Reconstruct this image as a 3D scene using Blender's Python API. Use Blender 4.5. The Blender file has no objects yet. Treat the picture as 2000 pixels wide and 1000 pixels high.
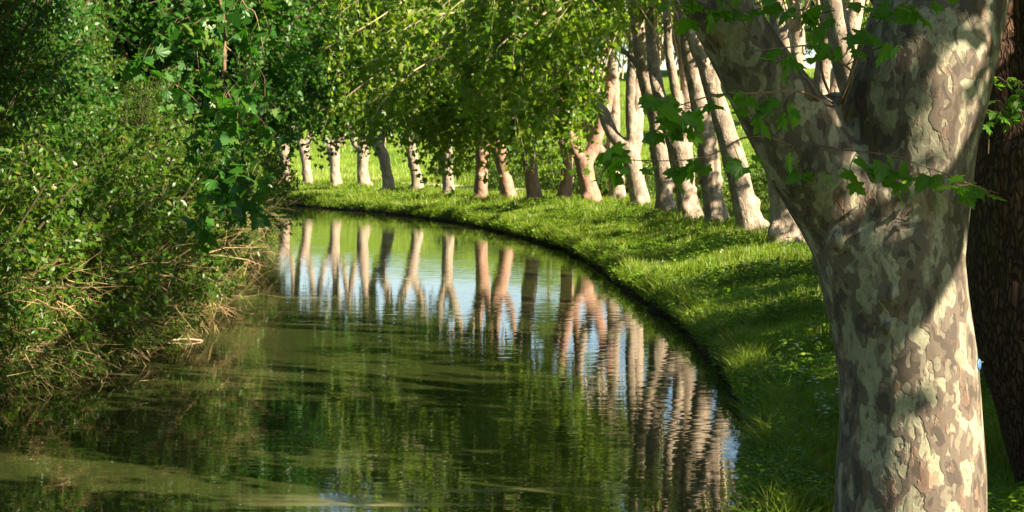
import bpy, math
import numpy as np
from mathutils import Vector

# ------------------------------------------------------------------ camera, sky, sun, exposure
scn = bpy.context.scene
COL = scn.collection
EYE, HOR, F = 4.3, 280.0, 3333.0            # eye height above the water, horizon row, focal length in photo pixels

cam_d = bpy.data.cameras.new('camera')
cam = bpy.data.objects.new('camera', cam_d)
COL.objects.link(cam)
cam.location = (0, 0, EYE)
cam.rotation_euler = (math.radians(90), 0, 0)
cam_d.sensor_width = 36
cam_d.lens = 60
cam_d.shift_y = -0.11
cam_d.clip_end = 6000
cam_d.dof.use_dof = True
cam_d.dof.focus_distance = 17.0
cam_d.dof.aperture_fstop = 5.0
scn.camera = cam

SUN_EL, SUN_AZ = math.radians(31), math.radians(119)      # azimuth clockwise from +Y
sdir = Vector((math.sin(SUN_AZ) * math.cos(SUN_EL), math.cos(SUN_AZ) * math.cos(SUN_EL), math.sin(SUN_EL)))
w = bpy.data.worlds.new('World')
scn.world = w
w.use_nodes = True
wn = w.node_tree.nodes
sky = wn.new('ShaderNodeTexSky')
sky.sky_type = 'NISHITA'
sky.sun_disc = False
sky.sun_elevation = SUN_EL
sky.sun_rotation = SUN_AZ
sky.air_density = 1.0
sky.dust_density = 0.6
sky.ozone_density = 2.0
w.node_tree.links.new(sky.outputs[0], wn['Background'].inputs[0])
wn['Background'].inputs[1].default_value = 0.05
sun_d = bpy.data.lights.new('sun', 'SUN')
sun_d.energy = 5.0
sun_d.angle = math.radians(0.5)
sun_d.color = (1.0, 0.87, 0.67)
sun = bpy.data.objects.new('sun', sun_d)
COL.objects.link(sun)
sun.rotation_euler = sdir.to_track_quat('Z', 'Y').to_euler()
scn.view_settings.view_transform = 'Standard'
scn.view_settings.look = 'None'
scn.view_settings.exposure = 2.25
scn.view_settings.gamma = 1
scn.render.engine = 'CYCLES'
scn.cycles.max_bounces = 7
scn.cycles.diffuse_bounces = 3
scn.cycles.glossy_bounces = 3
scn.cycles.transmission_bounces = 4

# ------------------------------------------------------------------ helpers
def P(px, py, d):
    return np.array([(px - 1000) / F * d, d, EYE - (py - HOR) / F * d])

def tag(o, label=None, cat=None, group=None, kind=None):
    if label: o['label'] = label
    if cat: o['category'] = cat
    if group: o['group'] = group
    if kind: o['kind'] = kind
    return o

def empty(name, loc, label=None, cat=None, group=None):
    o = bpy.data.objects.new(name, None)
    o.empty_display_size = 0.3
    o.location = tuple(loc)
    COL.objects.link(o)
    return tag(o, label, cat, group)

def mesh_np(name, V, Fs, mat, smooth=False):
    me = bpy.data.meshes.new(name)
    V = np.ascontiguousarray(V, dtype=np.float32)
    me.vertices.add(len(V))
    me.vertices.foreach_set('co', V.ravel())
    Fs = [np.asarray(f, dtype=np.int32) for f in Fs if len(f)]
    nl = sum(f.size for f in Fs)
    nf = sum(len(f) for f in Fs)
    me.loops.add(nl)
    me.loops.foreach_set('vertex_index', np.concatenate([f.ravel() for f in Fs]))
    me.polygons.add(nf)
    starts, o = [], 0
    for f in Fs:
        k = f.shape[1]
        starts.append(o + np.arange(len(f)) * k)
        o += f.size
    me.polygons.foreach_set('loop_start', np.concatenate(starts).astype(np.int32))
    me.update(calc_edges=True)
    me.validate()
    if smooth:
        me.polygons.foreach_set('use_smooth', np.ones(len(me.polygons), dtype=bool))
    me.materials.append(mat)
    return me

def link(name, me, parent=None, loc=None):
    o = bpy.data.objects.new(name, me)
    COL.objects.link(o)
    if parent is not None: o.parent = parent
    if loc is not None: o.location = tuple(loc)
    return o

def copy_thing(src, loc, rz=0, sc=1.0, label=None, group=None):
    r = src.copy()
    COL.objects.link(r)
    r.location = tuple(loc)
    r.rotation_euler = (0, 0, rz)
    r.scale = (sc, sc, sc)
    if label: r['label'] = label
    if group: r['group'] = group
    for ch in list(src.children):
        c = ch.copy()
        COL.objects.link(c)
        c.parent = r
        for g in ch.children:
            e = g.copy()
            COL.objects.link(e)
            e.parent = c
    return r

class Geo:
    """vertices and faces gathered from many pieces"""
    def __init__(s): s.V, s.F, s.n = [], {}, 0
    def add(s, V, Fs):
        V = np.asarray(V, float).reshape(-1, 3)
        for f in Fs:
            f = np.asarray(f, int)
            if len(f): s.F.setdefault(f.shape[1], []).append(f + s.n)
        s.V.append(V); s.n += len(V)
        return s
    def mesh(s, name, mat, smooth=False, off=None):
        V = np.concatenate(s.V)
        if off is not None: V = V - np.asarray(off)
        return mesh_np(name, V, [np.concatenate(v) for v in s.F.values()], mat, smooth)

def norm(a):
    return a / np.maximum(np.linalg.norm(a, axis=-1, keepdims=True), 1e-9)

def tubes(Pt, R, sides=5, cap=False):
    """Pt (N,K,3), R (N,K): round tubes along N polylines"""
    Pt = np.asarray(Pt, float); R = np.asarray(R, float)
    N, K = R.shape
    T = norm(np.gradient(Pt, axis=1))
    ref = np.where(np.abs(T[..., 2:3]) > 0.85, np.array([1.0, 0, 0]), np.array([0, 0, 1.0]))
    ref = np.broadcast_to(ref[:, :1], T.shape)
    A = norm(np.cross(T, ref)); B = np.cross(T, A)
    th = np.arange(sides) * 2 * np.pi / sides
    V = Pt[:, :, None] + R[:, :, None, None] * (A[:, :, None] * np.cos(th)[:, None] + B[:, :, None] * np.sin(th)[:, None])
    idx = np.arange(N * K * sides).reshape(N, K, sides)
    a = idx[:, :-1]; b = idx[:, 1:]
    q = np.stack([a, np.roll(a, -1, 2), np.roll(b, -1, 2), b], -1).reshape(-1, 4)
    V = V.reshape(-1, 3)
    if cap:
        c0 = len(V) + np.arange(N); c1 = c0 + N
        V = np.concatenate([V, Pt[:, 0], Pt[:, -1]])
        r0 = idx[:, 0]; r1 = idx[:, -1]
        t0 = np.stack([np.roll(r0, -1, 1), r0, np.broadcast_to(c0[:, None], r0.shape)], -1).reshape(-1, 3)
        t1 = np.stack([r1, np.roll(r1, -1, 1), np.broadcast_to(c1[:, None], r1.shape)], -1).reshape(-1, 3)
        return V, [q, np.concatenate([t0, t1])]
    return V, [q]

def spline(pts, n):
    """Catmull-Rom through rows of any width"""
    p = np.asarray(pts, float)
    p = np.vstack([2 * p[0] - p[1], p, 2 * p[-1] - p[-2]])
    m = len(p) - 3
    u = np.linspace(0, m - 1e-6, n)
    i = u.astype(int); t = (u - i)[:, None]
    a, b, c, d = p[i], p[i + 1], p[i + 2], p[i + 3]
    return 0.5 * (2 * b + (c - a) * t + (2 * a - 5 * b + 4 * c - d) * t * t + (3 * b - a - 3 * c + d) * t ** 3)

def wav(x, y, z=0.0):
    """cheap smooth value noise from sines, about -1..1"""
    return (np.sin(x * 1.0 + 1.7 * np.sin(y * 0.7 + z)) + np.sin(y * 1.3 - 1.1 * np.sin(x * 0.9 + 2.0)) + np.sin((x + y) * 0.53 + 3.1 + z)) / 3

# leaf outlines (x across, y along, z up), fan-triangulated from the stalk end
def plane_leaf(full=True):
    if full:
        o = [(0, 0), (.20, -.06), (.46, .02), (.36, .17), (.62, .42), (.36, .47), (.30, .60), (.20, .66), (.14, .80), (0, 1.02)]
    else:
        o = [(0, 0), (.42, .0), (.56, .44), (.22, .58), (0, 1.0)]
    o = np.array(o, float)
    l = o[1:-1][::-1] * [-1, 1]
    o = np.vstack([o, l])
    z = -0.22 * np.abs(o[:, 0]) - 0.10 * o[:, 1] ** 2
    return np.column_stack([o * 0.95, z])

def oval_leaf():
    o = np.array([(0, 0), (.24, .3), (.2, .65), (0, 1), (-.2, .65), (-.24, .3)], float)
    return np.column_stack([o, -0.2 * np.abs(o[:, 0]) - 0.12 * o[:, 1] ** 2])

def fine_leaf():
    o = np.array([(0, 0), (.10, -.05), (.24, -.10), (.36, -.04), (.50, -.02), (.44, .08), (.40, .16), (.48, .24), (.62, .30), (.72, .46), (.56, .45), (.46, .50), (.36, .46),
                  (.30, .58), (.34, .70), (.22, .74), (.18, .86), (.08, .92), (0, 1.08)], float)
    o = np.vstack([o, o[1:-1][::-1] * [-1, 1]])
    z = -.20 * np.abs(o[:, 0]) ** 1.3 - .16 * o[:, 1] ** 2 + .03 * np.sin(o[:, 0] * 14) * np.sin(o[:, 1] * 9)
    return np.column_stack([o * .9, z])
LEAF = {'fine': fine_leaf(), 'plane': plane_leaf(True), 'simple': plane_leaf(False), 'oval': oval_leaf()}

def leaves(pos, axis, nrm, size, kind):
    L = LEAF[kind]; k = len(L)
    curl = .2 + 2.4 * np.random.default_rng(len(pos)).random(len(pos)) ** 1.3
    y = norm(axis)
    x = norm(np.cross(y, nrm)); z = np.cross(x, y)
    V = pos[:, None] + size[:, None, None] * (x[:, None] * L[:, 0:1] + y[:, None] * L[:, 1:2] + z[:, None] * (L[:, 2:3] * curl[:, None, None]))
    n = len(pos)
    base = (np.arange(n) * k)[:, None]
    tri = np.array([(0, i, i + 1) for i in range(1, k - 1)])
    f = (base[:, None] + tri[None]).reshape(-1, 3)
    return V.reshape(-1, 3), [f]

def twig_leaves(g, wood, rng, p0, d, L, ml, ls, kind, sag=0.5, r=0.006, up=0.75):
    """one leafy twig from every p0 along d"""
    N = len(p0)
    t = np.linspace(0, 1, 4)
    L = np.asarray(L).reshape(-1, 1)
    Pt = p0[:, None] + (d * L)[:, None] * t[None, :, None]
    Pt[..., 2] -= sag * L * t ** 2
    if wood is not None:
        wood.add(*tubes(Pt, r * np.ones((N, 1)) * (1.15 - 0.8 * t)[None], 3))
    tt = (0.12 + 0.88 * (np.arange(ml) + rng.random((N, ml))) / ml)
    pos = p0[:, None] + (d * L)[:, None] * tt[..., None]
    pos[..., 2] -= sag * L * tt ** 2
    pos = pos.reshape(-1, 3)
    dd = np.repeat(d, ml, 0)
    side = rng.normal(size=pos.shape)
    ax = norm(dd * 0.45 + norm(side) * 0.9 + np.array([0, 0, -0.35]))
    pos = pos + ax * ls * 0.35
    nr = norm(np.array([0, 0, up]) + rng.normal(size=pos.shape) * 0.55)
    sz = ls * (0.55 + 0.75 * rng.random(len(pos)))
    g.add(*leaves(pos, ax, nr, sz, kind))

def foliage(rng, O, T, nt, tl, ml, ls, kind='simple', lift=0.15, start=0.3, sag=0.5, r0=0.035, down=-0.25, g=None, wood=None, up=0.55):
    """branches from O to T carrying nt leafy twigs each"""
    g = g or Geo(); wood = wood or Geo()
    O = np.asarray(O, float); T = np.asarray(T, float)
    N = len(O)
    ln = np.linalg.norm(T - O, axis=1, keepdims=True)
    C = (O + T) / 2 + np.array([0, 0, 1.0]) * ln * lift + rng.normal(size=O.shape) * ln * 0.08
    bz = lambda t: O[:, None] * ((1 - t) ** 2)[..., None] + C[:, None] * (2 * t * (1 - t))[..., None] + T[:, None] * (t ** 2)[..., None]
    t = np.broadcast_to(np.linspace(0, 1, 6), (N, 6))
    wood.add(*tubes(bz(t), r0 * (1.1 - 0.85 * t) * np.clip(ln / 4, 0.4, 1.6), 4))
    tt = start + (1 - start) * (np.arange(nt) + rng.random((N, nt))) / nt
    p = bz(tt).reshape(-1, 3)
    bd = norm(T - O)
    d = norm(np.repeat(bd, nt, 0) * 0.5 + rng.normal(size=p.shape) * np.array([0.7, 0.7, 0.4]) + np.array([0, 0, down]))
    L = tl * (0.5 + rng.random(len(p)))
    twig_leaves(g, wood, rng, p, d, L, ml, ls, kind, sag, up=up)
    return g, wood

def solid_wood(name, lines, mat, voxel, blobs=(), n=14, sides=12, rough=0.0, seed=0, off=(0, 0, 0), smooth_it=4):
    """limbs given as rows (x,y,z,r), fused into one seamless surface"""
    G = Geo()
    for ln in lines:
        s = spline(ln, n)
        G.add(*tubes(s[None, :, :3], np.maximum(s[None, :, 3], voxel * 0.7), sides, cap=True))
        for q in (s[0], s[-1]):
            blobs = list(blobs) + [(q[0], q[1], q[2], max(q[3], voxel * .7) * 0.97)]
    th = np.linspace(0, np.pi, 7); ph = np.arange(10) * 2 * np.pi / 10
    for (x, y, z, r) in blobs:
        V = np.array([(x + r * np.sin(a) * np.cos(b), y + r * np.sin(a) * np.sin(b), z + r * np.cos(a)) for a in th[1:-1] for b in ph] + [(x, y, z + r), (x, y, z - r)])
        i = np.arange(50).reshape(5, 10)
        q = np.stack([i[:-1], i[1:], np.roll(i[1:], -1, 1), np.roll(i[:-1], -1, 1)], -1).reshape(-1, 4)
        t0 = np.stack([np.full(10, 50), i[0], np.roll(i[0], -1)], -1)
        t1 = np.stack([np.full(10, 51), np.roll(i[-1], -1), i[-1]], -1)
        G.add(V, [q, np.concatenate([t0, t1])])
    me = G.mesh('tmp', mat, off=off)
    o = bpy.data.objects.new('tmp', me)
    COL.objects.link(o)
    m = o.modifiers.new('r', 'REMESH'); m.mode = 'VOXEL'; m.voxel_size = voxel; m.use_smooth_shade = True
    s = o.modifiers.new('s', 'SMOOTH'); s.factor = 0.5; s.iterations = smooth_it
    dg = bpy.context.evaluated_depsgraph_get()
    out = bpy.data.meshes.new_from_object(o.evaluated_get(dg))
    bpy.data.objects.remove(o)
    bpy.data.meshes.remove(me)
    out.name = name
    nv = len(out.vertices)
    if rough and nv:
        co = np.empty(nv * 3, np.float32); out.vertices.foreach_get('co', co); co = co.reshape(-1, 3)
        no = np.empty(nv * 3, np.float32); out.vertices.foreach_get('normal', no); no = no.reshape(-1, 3)
        k = 3.1
        h = wav(co[:, 0] * k * 2 + seed, co[:, 2] * k * 0.8, co[:, 1] * 4) + 0.5 * wav(co[:, 1] * k * 3.1 + seed, co[:, 2] * k * 2, co[:, 0] * 7)
        co += no * (h * rough)[:, None]
        out.vertices.foreach_set('co', co.ravel()); out.update()
    out.materials.clear(); out.materials.append(mat)
    return out

# ------------------------------------------------------------------ materials
class NT:
    def __init__(s, name):
        s.m = bpy.data.materials.new(name); s.m.use_nodes = True
        s.t = s.m.node_tree; s.t.nodes.clear()
        s.out = s.n('ShaderNodeOutputMaterial')
    def n(s, typ, **kw):
        nd = s.t.nodes.new(typ)
        for k, v in kw.items():
            if k.startswith('i_'):
                nd.inputs[k[2:].replace('_', ' ')].default_value = v
            else: setattr(nd, k, v)
        return nd
    def l(s, a, b): s.t.links.new(a, b)
    def val(s, sock, v):
        if hasattr(v, 'is_linked') or isinstance(v, bpy.types.NodeSocket): s.l(v, sock)
        else: sock.default_value = v
    def math(s, op, a, b=0.0, c=None):
        nd = s.n('ShaderNodeMath', operation=op)
        s.val(nd.inputs[0], a); s.val(nd.inputs[1], b)
        if c is not None: s.val(nd.inputs[2], c)
        return nd.outputs[0]
    def mix(s, f, a, b, blend='MIX'):
        nd = s.n('ShaderNodeMix', data_type='RGBA', blend_type=blend)
        s.val(nd.inputs['Factor'], f)
        for k, v in (('A', a), ('B', b)):
            sk = [i for i in nd.inputs if i.name == k and i.type == 'RGBA'][0]
            s.val(sk, v if not isinstance(v, tuple) else (*v, 1.0))
        return [o for o in nd.outputs if o.type == 'RGBA'][0]
    def coords(s, scale=(1, 1, 1), which='Object'):
        tc = s.n('ShaderNodeTexCoord'); mp = s.n('ShaderNodeMapping')
        mp.inputs['Scale'].default_value = scale
        s.l(tc.outputs[which], mp.inputs[0])
        return mp.outputs[0]
    def noise(s, vec, scale, detail=2.0, rough=0.5, dist=0.0):
        nd = s.n('ShaderNodeTexNoise')
        nd.inputs['Scale'].default_value = scale; nd.inputs['Detail'].default_value = detail
        nd.inputs['Roughness'].default_value = rough; nd.inputs['Distortion'].default_value = dist
        s.l(vec, nd.inputs['Vector'])
        return nd.outputs['Fac']
    def step(s, v, a, b):
        nd = s.n('ShaderNodeMapRange', interpolation_type='SMOOTHSTEP')
        s.val(nd.inputs['Value'], v)
        nd.inputs['From Min'].default_value = a; nd.inputs['From Max'].default_value = b
        return nd.outputs['Result']
    def bump(s, h, dist, strength=1.0, nrm=None):
        nd = s.n('ShaderNodeBump')
        nd.inputs['Distance'].default_value = dist; nd.inputs['Strength'].default_value = strength
        s.l(h, nd.inputs['Height'])
        if nrm is not None: s.l(nrm, nd.inputs['Normal'])
        return nd.outputs['Normal']
    def bsdf(s, col, rough=0.7, nrm=None, spec=0.3):
        b = s.n('ShaderNodeBsdfPrincipled')
        s.val(b.inputs['Base Color'], col if not isinstance(col, tuple) else (*col, 1.0))
        s.val(b.inputs['Roughness'], rough)
        b.inputs['Specular IOR Level'].default_value = spec
        if nrm is not None: s.l(nrm, b.inputs['Normal'])
        return b
    def done(s, sh):
        s.l(sh if isinstance(sh, bpy.types.NodeSocket) else sh.outputs[0], s.out.inputs['Surface'])
        return s.m

def leaf_mat(name, c1, c2, c3, trans, tmix=0.42, rough=0.42, patch=0.35, spec=0.35):
    s = NT(name)
    g = s.n('ShaderNodeNewGeometry')
    r = g.outputs['Random Per Island']
    base = s.mix(s.step(r, 0.1, 0.75), c1, c2)
    base = s.mix(s.step(r, 0.86, 0.97), base, c3)
    nz = s.noise(s.coords(), patch, 2.0)
    base = s.mix(s.math('MULTIPLY', s.step(nz, 0.4, 0.65), 0.5), base, c2)
    b = s.bsdf(base, rough, spec=spec)
    t = s.n('ShaderNodeBsdfTranslucent')
    tc = s.mix(s.step(r, 0.3, 1.0), trans, tuple(0.5 * (a + b2) for a, b2 in zip(trans, c3)))
    s.l(tc, t.inputs['Color'])
    mx = s.n('ShaderNodeMixShader'); mx.inputs[0].default_value = tmix
    s.l(b.outputs[0], mx.inputs[1]); s.l(t.outputs[0], mx.inputs[2])
    return s.done(mx)

def bark_mat(name, base, pale, dark, red, patch=(5.0, 5.0, 2.4), amount=0.5, bump=0.012):
    s = NT(name)
    v = s.coords((1, 1, 1))
    wv = s.n('ShaderNodeTexNoise'); wv.inputs['Scale'].default_value = 7.0; wv.inputs['Detail'].default_value = 2.0
    s.l(v, wv.inputs['Vector'])
    add = s.n('ShaderNodeVectorMath', operation='MULTIPLY_ADD')
    s.l(wv.outputs['Color'], add.inputs[0]); add.inputs[1].default_value = (0.09,) * 3; s.l(v, add.inputs[2])
    mp = s.n('ShaderNodeMapping'); mp.inputs['Scale'].default_value = patch
    s.l(add.outputs[0], mp.inputs[0])
    n1 = s.noise(mp.outputs[0], 1.0, 1.6, 0.45)
    mp2 = s.n('ShaderNodeMapping'); mp2.inputs['Scale'].default_value = tuple(p * 1.9 for p in patch); mp2.inputs['Location'].default_value = (7, 3, 1)
    s.l(add.outputs[0], mp2.inputs[0])
    n2 = s.noise(mp2.outputs[0], 1.0, 1.2, 0.4)
    mp3 = s.n('ShaderNodeMapping'); mp3.inputs['Scale'].default_value = tuple(p * 1.3 for p in patch); mp3.inputs['Location'].default_value = (1, 13, 5)
    s.l(add.outputs[0], mp3.inputs[0])
    n3 = s.noise(mp3.outputs[0], 1.0, 2.0, 0.5)
    fine = s.noise(v, 38.0, 4.0, 0.6)
    big = s.noise(v, 0.9, 2.0, 0.5)
    p1 = s.step(n1, 0.525, 0.57); p2 = s.step(n2, 0.57, 0.62); p3 = s.step(n3, 0.61, 0.64)
    mp4 = s.n('ShaderNodeMapping'); mp4.inputs['Scale'].default_value = tuple(p * 3.6 for p in patch); mp4.inputs['Location'].default_value = (4, 2, 9)
    s.l(add.outputs[0], mp4.inputs[0])
    n4 = s.noise(mp4.outputs[0], 1.0, 2.0, 0.5)
    zone = s.noise(v, 2.2, 2.0, 0.5)
    p4 = s.math('MULTIPLY', s.step(n4, 0.60, 0.635), s.step(zone, .42, .55))
    d1 = s.math('SUBTRACT', 1.0, s.step(n1, 0.405, 0.42))
    c = s.mix(s.math('MULTIPLY', d1, amount + 0.2), base, dark)
    c = s.mix(s.math('MULTIPLY', p1, amount + 0.4), c, pale)
    c = s.mix(s.math('MULTIPLY', p2, amount + 0.2), c, tuple(0.5 * (a + b) for a, b in zip(pale, base)))
    c = s.mix(s.math('MULTIPLY', p3, amount), c, red)
    c = s.mix(s.math('MULTIPLY', p4, .7), c, tuple(.5 * (a + b) for a, b in zip(red, dark)))
    stk = s.noise(s.coords((26, 26, 1.6)), 1.0, 3.0, .6)
    c = s.mix(s.math('MULTIPLY', s.step(stk, .5, .75), .35), c, dark)
    c = s.mix(s.math('MULTIPLY', s.step(fine, 0.35, 0.7), 0.3), c, tuple(0.6 * a for a in base))
    c = s.mix(s.math('MULTIPLY', s.step(big, 0.45, 0.7), 0.3), c, tuple(0.75 * a for a in dark))
    h = s.math('SUBTRACT', s.math('MULTIPLY', fine, 0.35), s.math('ADD', s.math('ADD', s.math('MULTIPLY', p1, 0.8), s.math('MULTIPLY', p2, 0.5)), s.math('MULTIPLY', p3, -0.6)))
    return s.done(s.bsdf(c, 0.78, s.bump(h, bump), 0.2))

def rough_bark_mat(name, c1, c2, sc=1.0):
    s = NT(name)
    v = s.coords((1, 1, 0.3))
    vo = s.n('ShaderNodeTexVoronoi', feature='DISTANCE_TO_EDGE'); vo.inputs['Scale'].default_value = 13.0 * sc
    w2 = s.n('ShaderNodeTexNoise'); w2.inputs['Scale'].default_value = 9.0; w2.inputs['Detail'].default_value = 3
    s.l(v, w2.inputs['Vector'])
    ad = s.n('ShaderNodeVectorMath', operation='MULTIPLY_ADD'); s.l(w2.outputs['Color'], ad.inputs[0]); ad.inputs[1].default_value = (.14,) * 3; s.l(v, ad.inputs[2])
    s.l(ad.outputs[0], vo.inputs['Vector'])
    e = s.step(vo.outputs['Distance'], 0.0, 0.18)
    n = s.noise(v, 22.0, 4.0, 0.65)
    c = s.mix(s.step(n, 0.35, 0.68), c1, c2)
    c = s.mix(s.math('MULTIPLY', s.math('SUBTRACT', 1.0, e), 0.75), c, tuple(0.35 * a for a in c1))
    mo = s.noise(v, 1.6, 3.0, .6)
    c = s.mix(s.math('MULTIPLY', s.step(mo, .48, .66), .6), c, (.040, .048, .016))
    h = s.math('ADD', e, s.math('MULTIPLY', n, 0.7))
    return s.done(s.bsdf(c, 0.9, s.bump(h, 0.03), 0.1))

def plain_mat(name, c1, c2, scale=8.0, rough=0.8, bump=0.004, stretch=(1, 1, 1)):
    s = NT(name)
    n = s.noise(s.coords(stretch), scale, 4.0, 0.6)
    return s.done(s.bsdf(s.mix(s.step(n, 0.3, 0.7), c1, c2), rough, s.bump(n, bump), 0.2))

M = {}
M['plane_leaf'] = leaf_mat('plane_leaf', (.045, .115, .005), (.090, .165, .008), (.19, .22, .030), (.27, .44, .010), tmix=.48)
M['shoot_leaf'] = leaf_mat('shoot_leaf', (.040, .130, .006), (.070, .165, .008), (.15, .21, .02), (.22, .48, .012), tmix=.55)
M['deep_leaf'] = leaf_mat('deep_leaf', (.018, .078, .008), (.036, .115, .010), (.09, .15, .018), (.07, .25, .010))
M['shrub_leaf'] = leaf_mat('shrub_leaf', (.028, .090, .006), (.060, .120, .008), (.15, .15, .020), (.10, .24, .008))
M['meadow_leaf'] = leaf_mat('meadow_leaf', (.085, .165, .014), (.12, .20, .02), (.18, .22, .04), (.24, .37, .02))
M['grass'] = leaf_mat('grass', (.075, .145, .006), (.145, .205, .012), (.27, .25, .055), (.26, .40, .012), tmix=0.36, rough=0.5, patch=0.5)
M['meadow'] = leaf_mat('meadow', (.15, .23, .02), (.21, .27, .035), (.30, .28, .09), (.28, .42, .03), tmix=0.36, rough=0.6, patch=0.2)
M['weed'] = leaf_mat('weed', (.055, .125, .006), (.105, .178, .012), (.16, .21, .025), (.18, .36, .012), tmix=0.35, patch=0.8, spec=.12)
M['near_bark'] = bark_mat('near_bark', (.110, .086, .064), (.275, .258, .172), (.038, .029, .023), (.18, .105, .07), patch=(7.6, 7.6, 3.6), amount=0.5, bump=0.006)
M['row_bark'] = bark_mat('row_bark', (.265, .20, .148), (.36, .30, .215), (.135, .105, .082), (.25, .16, .11), patch=(4.4, 4.4, 2.4), amount=0.45, bump=0.02)
M['pink_bark'] = bark_mat('pink_bark', (.28, .155, .105), (.35, .225, .155), (.17, .10, .075), (.28, .12, .08), patch=(3.6, 3.6, 2.2), amount=0.3, bump=0.02)
M['dark_bark'] = rough_bark_mat('dark_bark', (.050, .028, .018), (.095, .054, .034), 1.5)
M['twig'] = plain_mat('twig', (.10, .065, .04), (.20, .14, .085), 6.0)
M['shrub_twig'] = plain_mat('shrub_twig', (.045, .038, .018), (.10, .08, .04), 6.0)  # darker green-brown tone so the bush stems stand out less
M['pale_twig'] = plain_mat('pale_twig', (.34, .25, .15), (.50, .41, .27), 5.0)
M['dry_twig'] = plain_mat('dry_twig', (.16, .105, .045), (.36, .26, .12), 5.0)
M['stem'] = plain_mat('stem', (.10, .15, .04), (.16, .20, .06), 5.0)
M['petal'] = plain_mat('petal', (.34, .38, .24), (.60, .62, .48), 60.0)
M['path'] = plain_mat('path', (.40, .34, .25), (.52, .45, .34), 1.2, 0.95, 0.02)
M['tag_metal'] = plain_mat('tag_metal', (.045, .11, .30), (.07, .15, .36), 12.0, 0.4, 0.001)
M['nail'] = plain_mat('nail', (.08, .07, .06), (.14, .13, .12), 12.0, 0.4, 0.001)
M['speck'] = plain_mat('speck', (.55, .52, .38), (.75, .74, .62), 3.0)

def ground_mat():
    s = NT('ground')
    v = s.coords()
    n = s.noise(v, 0.35, 5.0, 0.6); n2 = s.noise(v, 2.6, 5.0, 0.65); n3 = s.noise(v, 0.09, 2.0, .5)
    c = s.mix(s.step(n, 0.35, 0.65), (.080, .155, .010), (.150, .225, .020))
    c = s.mix(s.math('MULTIPLY', s.step(n2, 0.42, 0.7), 0.5), c, (.17, .20, .05))
    c = s.mix(s.math('MULTIPLY', s.step(n3, 0.5, 0.7), 0.35), c, (.19, .21, .06))
    sp = s.n('ShaderNodeSeparateXYZ'); s.l(v, sp.inputs[0])
    c = s.mix(s.step(sp.outputs['Z'], 0.42, 0.12), c, (.030, .022, .012))
    return s.done(s.bsdf(c, 0.95, s.bump(n2, 0.12), 0.05))
M['ground'] = ground_mat()

def water_mat():
    s = NT('water')
    v = s.coords()
    m1 = s.n('ShaderNodeMapping'); m1.inputs['Scale'].default_value = (0.9, 2.6, 1); s.l(v, m1.inputs[0])
    m2 = s.n('ShaderNodeMapping'); m2.inputs['Scale'].default_value = (2.2, 6.5, 1); m2.inputs['Rotation'].default_value = (0, 0, 0.12); s.l(v, m2.inputs[0])
    a = s.noise(m1.outputs[0], 1.0, 2.0, 0.5, 0.4)
    b = s.noise(m2.outputs[0], 1.0, 2.0, 0.5)
    calm = s.noise(v, 0.11, 2.0, 0.5)
    # a breeze patch far down the canal
    sp = s.n('ShaderNodeSeparateXYZ'); s.l(v, sp.inputs[0])
    bz = s.math('MULTIPLY', s.step(sp.outputs['Y'], 95.0, 98.0), s.step(s.math('ADD', sp.outputs['Y'], s.math('MULTIPLY', sp.outputs['X'], 0.75)), 101.0, 98.0))
    amp = s.math('ADD', s.math('MULTIPLY', s.step(calm, 0.35, 0.65), 0.9), 0.5)
    h = s.math('ADD', s.math('MULTIPLY', a, 0.0036), s.math('MULTIPLY', b, 0.0008))
    h = s.math('MULTIPLY', h, amp)
    nrm = s.bump(h, 1.0, 1.0)
    murk = s.noise(v, 0.25, 3.0, 0.6)
    col = s.mix(murk, (.017, .024, .006), (.030, .036, .010))
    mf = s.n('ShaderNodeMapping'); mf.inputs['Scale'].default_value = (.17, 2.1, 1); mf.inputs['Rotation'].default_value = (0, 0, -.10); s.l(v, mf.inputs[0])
    sun_streak = s.noise(mf.outputs[0], .62, 3.0, .55, .3)
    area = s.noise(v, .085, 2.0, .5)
    sun_streak = s.math('MULTIPLY', s.step(sun_streak, .57, .72), s.step(area, .47, .60))
    sun_streak = s.math('MULTIPLY', sun_streak, s.math('MULTIPLY_ADD', s.noise(v, 9.0, 3.0, .7), .6, .45))
    sun_streak = s.math('MULTIPLY', sun_streak, s.step(sp.outputs['Y'], 75.0, 55.0))
    col = s.mix(sun_streak, col, (.21, .19, .09))  # pale streaks of sunlight painted into the water colour
    bs = s.bsdf(col, s.math('MULTIPLY_ADD', sun_streak, .16, .02), nrm, 0.5)
    bs.inputs['IOR'].default_value = 1.45
    return s.done(bs)
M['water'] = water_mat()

# ------------------------------------------------------------------ terrain: banks, canal bed, meadow
RB = spline([(0.8, -60), (0.9, -10), (1.1, 5), (1.7, 13), (2.9, 19.9), (3.85, 28), (4.05, 38.4), (3.5, 48.6), (2.35, 66.7), (0.1, 79.6), (-3.6, 94), (-9.7, 108), (-16.8, 118), (-32, 131), (-60, 146), (-150, 178)], 260)
LB = spline([(-9.8, -60), (-9.6, -10), (-9.5, 20), (-8.7, 30), (-7.6, 37), (-8.3, 46), (-9.3, 58), (-11.2, 72), (-16, 87), (-27, 99), (-48, 111), (-80, 124), (-150, 150)], 220)

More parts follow.
